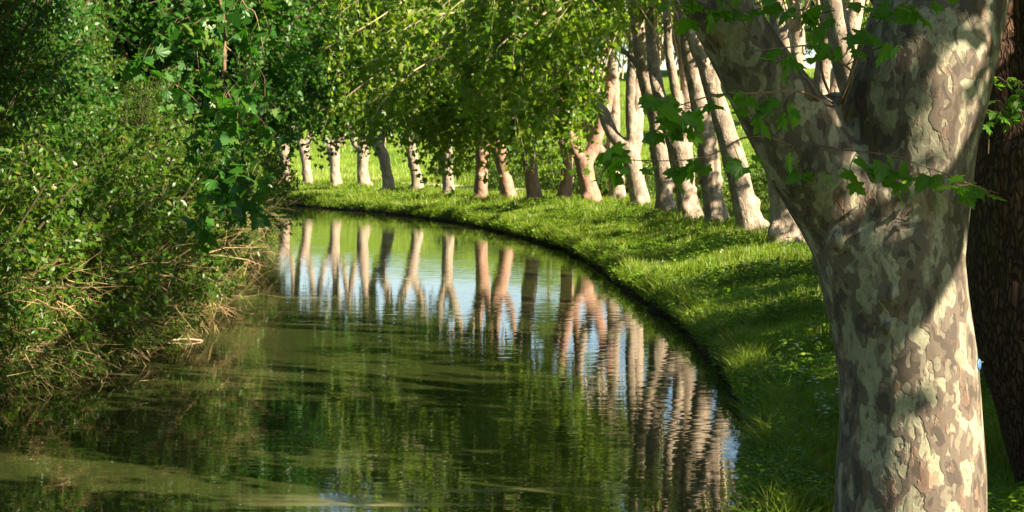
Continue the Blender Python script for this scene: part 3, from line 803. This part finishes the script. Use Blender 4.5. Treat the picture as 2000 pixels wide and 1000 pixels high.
# ------------------------------------------------------------------ shrubs and trees of the left bank
def shrub_mesh(seed, n, H, R, nt, ml, ls, kind, lean=(0, 0), low=0.1, mat='shrub_leaf', tl=0.42, dead=0):
    r = np.random.default_rng(seed)
    a = r.random(n) * 6.28
    u = np.sqrt(r.random(n))
    z = H * (low + (1 - low) * r.random(n) ** 0.8)
    rad = R * (0.35 + 0.75 * u) * np.sqrt(np.clip(1.05 - (z / H) ** 2 * 0.85, .1, 1))
    T = np.column_stack([rad * np.cos(a) + lean[0] * z / H, rad * np.sin(a) + lean[1] * z / H, z])
    zo = z * r.random(n) * 0.55
    O = np.column_stack([rad * .25 * np.cos(a) + lean[0] * zo / H, rad * .25 * np.sin(a) + lean[1] * zo / H, zo])
    g, wd = foliage(r, O, T, nt, tl, ml, ls, kind, lift=.18, start=.2, sag=.35, r0=.022, down=-.05)
    st = np.column_stack([.3 * R * r.normal(size=9), .3 * R * r.normal(size=9)])
    for s in st:
        L = spline([(s[0] * .3, s[1] * .3, -.3, .05), (s[0] * .8 + lean[0] * .2, s[1] * .8, H * .35, .04), (s[0] * 1.6 + lean[0] * .6, s[1] * 1.6, H * .75, .018)], 8)
        wd.add(*tubes(L[None, :, :3], L[None, :, 3], 6))
    dm = None
    if dead:
        W = Geo()
        a = r.normal(size=dead) * .95
        L0 = np.column_stack([r.normal(size=dead) * .7 + .5, r.normal(size=dead) * 1.0, .15 + 1.5 * r.random(dead)])
        dirv = np.column_stack([np.cos(a), np.sin(a), r.normal(size=dead) * .55 + .05])
        ln = .4 + 1.5 * r.random(dead) ** 1.5
        t = np.linspace(0, 1, 5)
        Pt = L0[:, None] + (dirv * ln[:, None])[:, None] * t[None, :, None]
        Pt[..., 2] -= (.35 + .5 * r.random(dead))[:, None] * t ** 2 * ln[:, None] * .7
        Pt += np.cumsum(r.normal(size=Pt.shape) * .085, axis=1)
        rr = (.005 + .018 * r.random(dead) ** 4)[:, None] * (1.1 - .8 * t)
        W.add(*tubes(Pt, rr, 4))
        # side twigs
        j = r.integers(0, dead, dead * 3); tt = r.random(dead * 3) * .8 + .1
        p0 = L0[j] + dirv[j] * (ln[j] * tt)[:, None]; p0[:, 2] -= .45 * tt ** 2 * ln[j] * .7
        d2 = norm(dirv[j] + r.normal(size=(dead * 3, 3)) * .55)
        P2 = p0[:, None] + (d2 * (.25 + .4 * r.random(dead * 3))[:, None])[:, None] * np.linspace(0, 1, 3)[None, :, None]
        W.add(*tubes(P2, np.broadcast_to(np.array([.006, .004, .002]), (dead * 3, 3)), 3))
        dm = W.mesh('dry_twigs', M['dry_twig'])
    return g.mesh('foliage', M[mat]), wd.mesh('stems', M['shrub_twig']), dm

SH = [shrub_mesh(71, 95, 3.4, 2.3, 11, 10, .13, 'oval', (.9, 0), dead=85),
      shrub_mesh(72, 95, 4.2, 2.2, 11, 10, .14, 'oval', (1.1, 0), dead=70),
      shrub_mesh(73, 85, 2.6, 2.0, 11, 10, .12, 'oval', (.7, 0), low=.05, dead=110)]
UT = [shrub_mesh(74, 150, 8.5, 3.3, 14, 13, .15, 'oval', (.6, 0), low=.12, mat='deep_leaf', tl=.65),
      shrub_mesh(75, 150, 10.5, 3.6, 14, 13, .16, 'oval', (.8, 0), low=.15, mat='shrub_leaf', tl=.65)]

def place(name, parts, x, y, rz, sc, label, cat, group, zoff=0.0):
    t = empty(name, (x, y, gz(x, y) + zoff), label, cat, group)
    t.rotation_euler = (0, 0, rz); t.scale = (sc,) * 3
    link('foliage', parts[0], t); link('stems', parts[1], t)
    if parts[2] is not None: tag(link('dry_twigs', parts[2], t), kind='stuff')
    return t

ordn = ['first', 'second', 'third', 'fourth', 'fifth', 'sixth', 'seventh', 'eighth', 'ninth', 'tenth', 'eleventh', 'twelfth', 'thirteenth', 'fourteenth', 'fifteenth', 'sixteenth']
lx = lambda y: float(np.interp(y, LB[:, 1], LB[:, 0]))
shr = [(24, .9, 0, 1.0, 0), (27, .7, 2, 1.0, 0), (29.5, 1.0, 1, .95, .2), (31.5, .5, 2, 1.05, .3), (33.5, 1.1, 0, 1.1, -.3), (36, .6, 2, 1.05, .2), (38.5, 1.3, 1, 1.05, -.2), (41.5, 1.0, 2, 1.05, .4), (44.5, 1.5, 0, 1.05, .1),
       (48, 1.2, 2, 1.1, -.2), (51.5, 1.6, 1, 1.0, .3), (55, 1.2, 0, 1.0, -.4), (59, .9, 2, 1.1, .2), (64, .8, 0, 1.05, 0), (69, .7, 1, .9, .3), (75, .6, 0, .95, .1)]
for j, (y, s, v, sc, rz) in enumerate(shr):
    place('shrub', SH[v], lx(y) - s, y, rz, sc, 'green bush with straw-coloured dry twigs over the water, %s from the near end' % ordn[j], 'bush', 'bushes along the left water edge')
for j, (y, s, sc) in enumerate([(22.5, .2, .55), (25.5, .1, .6), (28, .1, .55), (30.5, -.05, .6), (33, .1, .6), (35.5, 0, .55), (38, .4, .65), (41, .5, .6), (44.5, .7, .65), (48.5, .7, .65), (53, .7, .65), (58, .4, .7)]):
    place('low_shrub', SH[2], lx(y) - s, y, (j % 3 - 1) * .4, sc, 'low leafy growth trailing into the canal under the bushes, %s from near end' % ordn[j], 'bush', 'low growth at the left water edge')
ut = [(-12.6, 30, 0, 1.0), (-12.7, 36, 1, .9), (-13.6, 42, 0, 1.05), (-15.6, 38, 1, 1.1), (-15.2, 51, 1, .85), (-15.5, 47, 0, 1.2), (-17.5, 58, 1, 1.1), (-14.2, 64, 1, .5), (-21, 70, 1, 1.25), (-21, 84, 0, 1.2), (-26, 78, 1, 1.3), (-29, 92, 0, 1.1), (-36, 88, 1, 1.4)]
for j, (x, y, v, sc) in enumerate(ut):
    place('young_tree', UT[v], x, y, j * 1.3 if False else (j % 3 - 1) * .5, sc, 'bushy dark green young tree on the left bank slope, %s going away from the camera' % ordn[j], 'tree', 'young trees behind the left bank bushes')

# tall trees of the left bank with dark trunks and drooping crowns
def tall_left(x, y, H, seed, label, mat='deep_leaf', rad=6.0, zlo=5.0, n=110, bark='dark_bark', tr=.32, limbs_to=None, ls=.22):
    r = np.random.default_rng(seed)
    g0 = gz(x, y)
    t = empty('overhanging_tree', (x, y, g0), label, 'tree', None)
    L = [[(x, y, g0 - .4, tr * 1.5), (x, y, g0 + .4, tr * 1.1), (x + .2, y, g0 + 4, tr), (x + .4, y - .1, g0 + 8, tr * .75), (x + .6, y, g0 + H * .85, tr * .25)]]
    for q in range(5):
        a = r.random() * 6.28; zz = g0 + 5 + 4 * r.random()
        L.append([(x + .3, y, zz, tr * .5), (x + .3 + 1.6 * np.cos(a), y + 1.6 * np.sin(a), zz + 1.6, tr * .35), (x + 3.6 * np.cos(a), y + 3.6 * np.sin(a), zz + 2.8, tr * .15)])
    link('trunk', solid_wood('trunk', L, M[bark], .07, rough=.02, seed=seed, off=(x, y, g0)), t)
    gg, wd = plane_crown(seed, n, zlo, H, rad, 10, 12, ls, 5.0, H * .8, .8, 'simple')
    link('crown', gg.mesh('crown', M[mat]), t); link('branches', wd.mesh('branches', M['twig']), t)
    return t, (x, y, g0)
tall_left(-15.1, 69.5, 15, 81, 'dark straight trunk rising behind the left bushes near the top edge', rad=5.5, zlo=7.5)
tall_left(-15.7, 75.5, 16, 82, 'second dark trunk behind the left bushes, just right of its twin', rad=6.0, zlo=6.5)
tb, bb = tall_left(-13.2, 82, 21, 83, 'tree with deep green crown drooping over the bend of the canal', rad=7.5, zlo=4.5, n=200)
curtain(tb, bb, (-12.6, 83, 11.0), [((-9.0, 91, 9.0), (4.0, 5, 3.8), 0.6), ((-6.4, 93, 7.0), (3.4, 5, 1.9), 0.4)], 80, 34, mat='deep_leaf', ls=.25)
tall_left(-18.5, 97, 21, 84, 'shaded tree whose low boughs hide the far end of the canal', rad=8, zlo=4.8, n=170)
tall_left(-11.0, 68, 17, 85, 'leafy tree leaning over the water from the left bank, crown in half shade', rad=4.6, zlo=5.6, n=130)
tall_left(-33, 105, 18, 86, 'tall tree closing the view at the far left behind the bend', rad=9, zlo=3.0, n=170)
tall_left(-26, 62, 17, 87, 'dense tree high on the left slope in deep shade', rad=8, zlo=2.5, n=170)
tall_left(-21, 48, 16, 88, 'dense tree high on the near left slope in deep shade', rad=7.5, zlo=2.5, n=170)

# plane tree left of the frame whose bough hangs into view
hx, hy = -11.2, 21.5
hang, hb = tall_left(hx, hy, 14, 91, 'plane tree whose leafy bough hangs down in front of the left bushes', mat='plane_leaf', rad=5.5, zlo=7.6, n=90, bark='row_bark', tr=.38)
r = np.random.default_rng(92)
W = Geo()
dh = 24.0
for pts in ([(hx + .4, hy, 9.0, .13), (-7.5, 23, 9.6, .09), (-4.9, dh, 8.4, .06), (*P(432, 20, dh), .035), (*P(438, 120, dh), .03), (*P(440, 175, dh), .022), (*P(470, 225, dh), .014), (*P(480, 300, dh), .008)],
            [(*P(441, 178, dh), .014), (*P(425, 215, dh), .009), (*P(412, 290, dh), .006), (*P(405, 380, dh), .004)],
            [(*P(440, 90, dh), .012), (*P(462, 110, dh), .010), (*P(480, 140, dh), .006), (*P(500, 230, dh), .004)],
            [(*P(430, 10, dh), .02), (*P(390, 40, dh), .012), (*P(345, 70, dh), .008), (*P(290, 105, dh), .005)],
            [(*P(450, -60, dh), .02), (*P(478, 10, dh), .012), (*P(500, 30, dh), .008), (*P(520, 130, dh), .005)]):
    s = spline(pts, 14)
    W.add(*tubes(s[None, :, :3], s[None, :, 3], 6))
G = Geo()
cl = [(300, 100, 10), (325, 90, 8), (345, 60, 12), (365, 40, 10), (390, 20, 10), (440, 20, 8), (470, 15, 8), (510, 20, 8), (380, 130, 9), (395, 190, 12), (370, 195, 9), (350, 190, 7), (415, 140, 7), (405, 250, 12), (390, 285, 10),
      (415, 320, 12), (440, 300, 9), (455, 235, 10), (480, 250, 12), (500, 265, 10), (470, 330, 14), (450, 350, 12), (490, 350, 9), (430, 385, 12), (405, 400, 10), (415, 440, 9), (412, 465, 5), (480, 180, 9), (505, 200, 9), (520, 150, 8), (465, 60, 8), (520, 90, 8), (400, 60, 7), (425, 70, 6), (490, 400, 8), (460, 410, 8)]
for (px, py, n) in cl:
    c = P(px, py, dh + r.normal() * .5)
    p0 = c + r.normal(size=(3, 3)) * [.12, .25, .1] + [0, 0, .15]
    twig_leaves(G, W, r, p0, norm(r.normal(size=(3, 3)) * [.7, .7, .2] + [0, 0, -.6]), np.full(3, .38), max(2, n // 2), .20, 'fine', .3, r=.004)
link('hanging_leaves', G.mesh('hanging_leaves', M['deep_leaf'], off=hb), hang)
link('hanging_bough', W.mesh('hanging_bough', M['twig'], off=hb), hang)

r = np.random.default_rng(93)  # foliage added above the frame to shade the left bushes and block sky light
n = 205
T = np.column_stack([-9.5 + 9.0 * r.random(n), 13 + 26 * r.random(n), 8.6 + 4.8 * r.random(n)])
O = np.column_stack([np.full(n, hx + .5), np.full(n, hy), 8.5 + 3 * r.random(n)]) * .35 + T * .65 + np.column_stack([0 * T[:, :2], .8 + 0 * T[:, 0]])
g, wd = foliage(r, O, T, 11, 1.0, 12, .23, 'simple', sag=.5, start=.05)
for q in range(12):
    e = T[q * 12]
    sp_ = spline([(hx + .4, hy, 8.4, .12), (*((np.array([hx, hy, 10.5]) + e) / 2), .08), (*e, .02)], 10)
    wd.add(*tubes(sp_[None, :, :3], sp_[None, :, 3], 6))
link('shade_crown', g.mesh('shade_crown', M['plane_leaf'], off=hb), hang); link('branches', wd.mesh('branches', M['twig'], off=hb), hang)

# ------------------------------------------------------------------ meadow trees, hedge bushes, trees right of the frame
mg, mw = plane_crown(95, 150, 2.0, 9.5, 3.6, 9, 10, .26, 2.5, 7.0, .3)
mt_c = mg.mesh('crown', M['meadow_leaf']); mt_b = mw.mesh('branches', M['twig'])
mt_t = solid_wood('trunk', [[(0, 0, -.5, .3), (0, 0, .5, .22), (.1, 0, 3, .18), (.1, .1, 6.5, .08)]], M['row_bark'], .06)
mtl = [(30, 150, 1.0), (24, 168, 1.1), (38, 140, 1.1), (14, 172, .8), (47, 160, 1.3), (33, 178, 1.2), (20, 140, .7), (-36, 168, 1.2), (-27, 178, 1.1), (-48, 160, 1.3), (58, 150, 1.2), (4, 186, .7)]
names_m = ['rounded', 'tall loose', 'broad', 'small', 'large spreading', 'tall', 'young low', 'far leftmost', 'far left', 'massive far left', 'rightmost', 'tiny distant']
for j, (x, y, sc) in enumerate(mtl):
    t = empty('meadow_tree', (x, y, gz(x, y) - .1), '%s pale green tree on the sunny meadow slope behind the row of planes' % names_m[j], 'tree', 'trees on the meadow slope')
    t.rotation_euler = (0, 0, j * 1.7); t.scale = (sc,) * 3
    link('trunk', mt_t, t); link('crown', mt_c, t); link('branches', mt_b, t)

hedge = shrub_mesh(77, 110, 1.7, 1.5, 6, 10, .12, 'oval', low=.05)
hd = [(9.0, 84, 1.0), (11.5, 78, 1.1), (13.5, 72, 1.2), (13.0, 66, 1.1), (7.0, 93, 1.0), (3.2, 101, 1.0), (-.5, 110, 1.0), (12.2, 60, 1.0), (5.2, 97, 1.1)]
for j, (x, y, sc) in enumerate(hd):
    place('bush', hedge, x, y, j * 2.1, sc, 'low dark green bush behind the plane row, %s counted from the right' % ordn[[3, 2, 1, 0, 4, 6, 7, 0, 5][j]] if j != 7 else 'low dark green bush nearest the big trunk, behind the pale leaning plane', 'bush', 'low bushes behind the plane row')

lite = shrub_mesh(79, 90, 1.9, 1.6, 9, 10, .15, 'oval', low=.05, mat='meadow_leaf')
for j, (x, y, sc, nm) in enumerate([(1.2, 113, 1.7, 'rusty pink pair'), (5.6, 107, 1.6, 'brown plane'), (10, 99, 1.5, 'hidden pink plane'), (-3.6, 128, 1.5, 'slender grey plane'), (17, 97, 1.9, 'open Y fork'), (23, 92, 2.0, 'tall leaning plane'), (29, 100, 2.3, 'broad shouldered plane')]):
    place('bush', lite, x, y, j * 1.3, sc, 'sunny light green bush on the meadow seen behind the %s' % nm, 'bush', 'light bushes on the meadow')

sg, sw = plane_crown(97, 135, 2.5, 13.0, 5.2, 11, 12, .24, 3, 9, .4)
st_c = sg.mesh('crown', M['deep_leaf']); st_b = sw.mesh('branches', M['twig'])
st_t = solid_wood('trunk', [[(0, 0, -.5, .5), (0, 0, .5, .38), (.1, 0, 4, .3), (.1, .1, 9, .12)]], M['dark_bark'], .07)
for j, (x, y, sc, nm) in enumerate([(16.5, 12.5, .8, 'foremost'), (18, 17, 1.0, 'nearest'), (20, 25, 1.05, 'middle'), (22, 33, 1.0, 'farther'), (29, 22, 1.15, 'back')]):
    t = empty('roadside_tree', (x, y, gz(x, y)), '%s dense dark tree off to the right whose shade covers the near bank' % nm, 'tree', 'dense trees right of the view')
    t.rotation_euler = (0, 0, j * 1.1); t.scale = (sc,) * 3
    link('trunk', st_t, t); link('crown', st_c, t); link('branches', st_b, t)

ng, nw = plane_crown(98, 42, 3.5, 12.0, 5.0, 9, 11, .24, 3, 9, .4)  # sparse trees added beside the view to throw dapples on the row trunks
nt_c = ng.mesh('crown', M['plane_leaf']); nt_b = nw.mesh('branches', M['twig'])
for j, (x, y, sc, nm) in enumerate([(19, 48, 1.0, 'nearest'), (20.5, 57, 1.1, 'middle'), (23, 66, 1.1, 'farther')]):
    t = empty('dapple_tree', (x, y, gz(x, y)), '%s thinly leaved tree added off to the right to dapple the plane trunks' % nm, 'tree', 'thin trees added right of the view for dappled shade')
    t.rotation_euler = (0, 0, j * 1.4); t.scale = (sc,) * 3
    link('trunk', st_t, t); link('crown', nt_c, t); link('branches', nt_b, t)
for j, (x, y, sc, nm) in enumerate([(-13, -9, 1.1, 'left bank'), (9, -9, 1.1, 'right bank'), (-6, -26, 1.3, 'middle'), (5, -24, 1.3, 'far right'), (-20, 2, 1.2, 'leftmost')]):  # unseen trees added behind the camera to cut the sky fill
    t = empty('roadside_tree', (x, y, gz(x, y)), '%s dense unseen tree added behind the viewpoint to shade the foreground' % nm, 'tree', 'dense trees added behind the viewpoint for shade')
    t.rotation_euler = (0, 0, j * 2.1); t.scale = (sc,) * 3
    link('trunk', st_t, t); link('crown', st_c, t); link('branches', st_b, t)

# ------------------------------------------------------------------ grass, weeds, flowers
def bank_points(n, seed, s_lo, s_hi, y_lo, y_hi, pw=1.0):
    r = np.random.default_rng(seed)
    u = r.random(n)
    y = y_lo * (y_hi / y_lo) ** u if pw == 1.0 else y_lo + (y_hi - y_lo) * u
    s = s_lo + (s_hi - s_lo) * r.random(n)
    x = np.interp(y, RB[:, 1], RB[:, 0]) + s * np.interp(y, [0, 70, 90, 110, 130], [1, 1.03, 1.12, 1.3, 1.6])
    return r, x, y, s

def blades(r, x, y, z, h, wd, lean=.35):
    n = len(x)
    a = r.random(n) * 6.28
    wx, wy = np.cos(a) * wd, np.sin(a) * wd
    b = r.random(n) * 6.28; ll = h * lean * (.3 + r.random(n))
    dx, dy = np.cos(b) * ll, np.sin(b) * ll
    V = np.stack([np.column_stack([x - wx, y - wy, z]), np.column_stack([x + wx, y + wy, z]),
                  np.column_stack([x + wx * .8 + dx * .35, y + wy * .8 + dy * .35, z + h * .6]), np.column_stack([x - wx * .8 + dx * .35, y - wy * .8 + dy * .35, z + h * .6]),
                  np.column_stack([x + dx, y + dy, z + h])], 1)
    i = (np.arange(n) * 5)[:, None]
    return V.reshape(-1, 3), [i + np.array([[0, 1, 2, 3]]), i + np.array([[3, 2, 4]])]

G = Geo()
r, x, y, s = bank_points(380000, 201, .02, 11.5, 12, 134)
tall = np.clip(.55 + .7 * wav(x * .9, y * .8) + .4 * wav(x * 2.3, y * 2.1), .15, 1.5)
keep = r.random(len(x)) < np.clip(.35 + .5 * tall, 0, 1)
x, y, s, tall = x[keep], y[keep], s[keep], tall[keep]
h = (.09 + .25 * tall ** 1.6) * (.6 + .8 * r.random(len(x))) * np.interp(y, [10, 60, 130], [.85, 1.0, 1.25])
G.add(*blades(r, x, y, height(x, y) - .03, h, np.interp(y, [10, 40, 130], [.0045, .008, .022])))
r, x, y, s = bank_points(34000, 207, -.12, .45, 13, 132)
keep = r.random(len(x)) < np.clip(.4 + .9 * wav(x * 2.2 + y * 1.3, y * 2.0), .03, 1)
x, y = x[keep], y[keep]
G.add(*blades(r, x, y, np.maximum(height(x, y), .12), .22 + .35 * r.random(len(x)) ** 2, np.interp(y, [10, 40, 130], [.005, .009, .024]), lean=1.1))
tag(link('bank_grass', G.mesh('bank_grass', M['grass'])), 'lush uneven grass covering the right bank from water edge to trees', 'grass', kind='stuff')

G = Geo()
r, x, y, s = bank_points(60000, 202, 11, 75, 75, 190, 0)
G.add(*blades(r, x, y, height(x, y) - .03, .2 + .35 * r.random(len(x)), np.full(len(x), .035)))
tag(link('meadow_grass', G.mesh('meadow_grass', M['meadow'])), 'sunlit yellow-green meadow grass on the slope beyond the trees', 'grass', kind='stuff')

G = Geo()
r, x, y, s = bank_points(300000, 203, -.22, 9.5, 11, 130)
clump = wav(x * 1.4 + 5, y * 1.2 + 2) + .6 * wav(x * 3.1, y * 2.7 + 1)
keep = (r.random(len(x)) < np.clip(.25 + .75 * clump, .04, 1)) | (s < .7)
x, y, s, clump = x[keep], y[keep], s[keep], clump[keep]
z0 = np.maximum(height(x, y), .18)
hh = (.05 + .38 * np.clip(clump, 0, 1.2)) * r.random(len(x)) ** .6 + np.where(s < .5, .12 * r.random(len(x)), 0)
# the water edge: leaves hang out over the bank
z0 = np.where(s < .25, .06 + .4 * r.random(len(x)), z0)
pos = np.column_stack([x, y, z0 + hh])
b = r.random(len(x)) * 6.28
ax = norm(np.column_stack([np.cos(b), np.sin(b), -.25 + .5 * r.random(len(x))]))
nr = norm(np.array([0, 0, .9]) + r.normal(size=pos.shape) * .45)
G.add(*leaves(pos, ax, nr, (.05 + .07 * r.random(len(x))) * np.interp(y, [10, 50, 130], [.9, 1.25, 2.0]), 'oval'))
# nettles and docks standing up out of the grass
r, x, y, s = bank_points(3200, 206, .1, 8.5, 11, 100)
keep = r.random(len(x)) < np.clip(.3 + .8 * wav(x * .8 + 2, y * .6 + 4), .05, 1)
x, y = x[keep], y[keep]
hp = .18 + .42 * r.random(len(x)) ** 1.5
m = 30
q_ = r.random((len(x), m)); b = r.random((len(x), m)) * 6.28
sp_ = .14 * (1.1 - q_) * np.sqrt(r.random((len(x), m))) + .01
pos = np.stack([x[:, None] + sp_ * np.cos(b), y[:, None] + sp_ * np.sin(b), height(x, y)[:, None] + q_ * hp[:, None]], -1).reshape(-1, 3)
b = b.ravel()
ax = norm(np.column_stack([np.cos(b), np.sin(b), -.1 + .5 * r.random(len(b))]))
G.add(*leaves(pos, ax, norm(np.array([0, 0, .9]) + r.normal(size=pos.shape) * .4), np.repeat(np.interp(y, [10, 50, 130], [.075, .11, .18]), m) * (.6 + .7 * r.random(len(b))), 'oval'))
tag(link('bank_weeds', G.mesh('bank_weeds', M['weed'])), 'low leafy weeds and clover in clumps along the canal edge', 'weeds', kind='stuff')

G = Geo()
r = np.random.default_rng(204)
y = 18 * (80 / 18) ** r.random(60000); s_ = -.2 + 3.2 * r.random(60000) ** 1.4
x = np.interp(y, LB[:, 1], LB[:, 0]) - s_
z0 = np.maximum(height(x, y), .05) + np.where(s_ < .4, .35 * r.random(len(x)), .3 * r.random(len(x)))
b = r.random(len(x)) * 6.28
pos = np.column_stack([x, y, z0])
G.add(*leaves(pos, norm(np.column_stack([np.cos(b), np.sin(b), -.3 + .4 * r.random(len(x))])), norm(np.array([.3, 0, .9]) + r.normal(size=pos.shape) * .45), .07 + .08 * r.random(len(x)), 'oval'))
tag(link('shore_weeds', G.mesh('shore_weeds', M['weed'])), 'leafy weeds covering the foot of the left bank under the bushes', 'weeds', kind='stuff')

# taller rough grass round the feet of the planes
G = Geo()
r = np.random.default_rng(205)
for (t_, b_), sp_ in zip(row, ROW):
    k_ = b_[1] / F * sp_[3]
    n = 900
    a = r.random(n) * 6.28; q_ = k_ * (1.0 + 1.8 * r.random(n) ** 1.5)
    x = b_[0] + q_ * np.cos(a); y = b_[1] + q_ * np.sin(a)
    G.add(*blades(r, x, y, height(x, y) - .03, (.18 + .38 * r.random(n) ** 2), np.full(n, .010 + b_[1] * .00008)))
tag(link('tall_grass', G.mesh('tall_grass', M['grass'])), 'tall rough grass left standing round the feet of the plane trees', 'grass', kind='stuff')

# white umbel flowers: stem and flower head
r = np.random.default_rng(210)
W = Geo(); W.add(*tubes(np.array([[(0, 0, -.05), (.01, 0, .2), (.03, .01, .42)]]), np.array([[.004, .0035, .003]]), 4))
heads = np.array([(.03, .01, .44), (.09, .03, .40), (-.04, .04, .38), (.04, -.06, .36)])
for hdp in heads[1:]:
    W.add(*tubes(np.array([[(.015, .003, .24), (hdp * .6 + [0, 0, .12]), hdp]]), np.array([[.0025, .002, .002]]), 3))
st_me = W.mesh('stem', M['stem'])
def flower_head(c):
    a = np.linspace(0, 2 * np.pi, 13)[:-1]
    rg = [(0.006, -.012), (.020, -.004), (.028, .004), (.018, .010)]
    V = [np.column_stack([q * np.cos(a) * (1 + .35 * np.cos(5 * a)), q * np.sin(a) * (1 + .35 * np.cos(5 * a)), z + .004 * r.normal(size=12)]) for q, z in rg]
    i = np.arange(48).reshape(4, 12)
    q = np.stack([i[:-1], np.roll(i[:-1], -1, 1), np.roll(i[1:], -1, 1), i[1:]], -1).reshape(-1, 4)
    return mesh_np('flower_head', np.concatenate(V) + c, [q, [tuple(i[3])], [tuple(i[0][::-1])]], M['petal'])
fl_me = [flower_head(hdp) for hdp in heads]
spots = []
for k_ in range(30):
    if k_ < 20: px, py = 1500 + 140 * r.random(), 540 + 340 * r.random()
    elif k_ < 26: px, py = 1250 + 300 * r.random(), 440 + 110 * r.random()
    else: px, py = 1330 + 200 * r.random(), 600 + 300 * r.random()
    d = F * 3.3 / (py - HOR)
    for _ in range(3):
        xx = (px - 1000) / F * d
        d = F * (EYE - gz(xx, d)) / (py - HOR)
    xx = (px - 1000) / F * d
    if sdist([xx], [d], RB, True)[0] > .4: spots.append((xx, d))
fl0 = None
for (xx, yy) in spots:
    lb = 'white-flowered umbel weed standing in the bank grass'
    if fl0 is None:
        fl0 = empty('wildflower', (xx, yy, gz(xx, yy)), lb, 'wildflower', 'white wildflowers in the bank grass')
        link('stem', st_me, fl0); [link('flower_head', m_, fl0) for m_ in fl_me]
    else:
        copy_thing(fl0, (xx, yy, gz(xx, yy)), r.random() * 6.28, .5 + .5 * r.random())

# ------------------------------------------------------------------ things on the water
a = P(318, 668, 37.0); a[2] = .015
s = spline([(a[0], a[1], .02, .022), (a[0] + .3, a[1] + .1, .03, .025), (a[0] + .55, a[1] + .05, .05, .02), (a[0] + .85, a[1] + .12, .012, .012)], 12)
W = Geo(); W.add(*tubes(s[None, :, :3], s[None, :, 3], 7, cap=True))
s2 = spline([(a[0] + .3, a[1] + .1, .03, .014), (a[0] + .38, a[1] + .1, .10, .012), (a[0] + .42, a[1] + .1, .15, .006)], 6)
W.add(*tubes(s2[None, :, :3], s2[None, :, 3], 6, cap=True))
tag(link('driftwood_stick', W.mesh('driftwood_stick', M['pale_twig'], True, off=a), loc=a), 'pale driftwood stick floating beside the left bushes', 'stick')

r = np.random.default_rng(220)
n = 2600
yy = 17 * (95 / 17) ** r.random(n)
xr = np.interp(yy, RB[:, 1], RB[:, 0]); xl = np.interp(yy, LB[:, 1], LB[:, 0])
xx = xl + (xr - xl) * r.random(n)
den = wav(xx * .35, yy * .25 + 1) + .4 * wav(xx * 1.1, yy * .8)
kk = r.random(n) < np.clip(.15 + .7 * den, .03, 1)
xx, yy = xx[kk], yy[kk]; n = len(xx)
b = r.random(n) * 6.28
G = Geo(); G.add(*leaves(np.column_stack([xx, yy, np.full(n, .006)]), np.column_stack([np.cos(b), np.sin(b), 0 * b]), np.tile([0, 0, 1.], (n, 1)), .012 + .035 * r.random(n) ** 3, 'oval'))
G.V[0][:, 2] = .006
tag(link('floating_specks', G.mesh('floating_specks', M['speck'])), 'pale pollen flecks and bits of leaf drifting on the water', 'debris', kind='stuff')
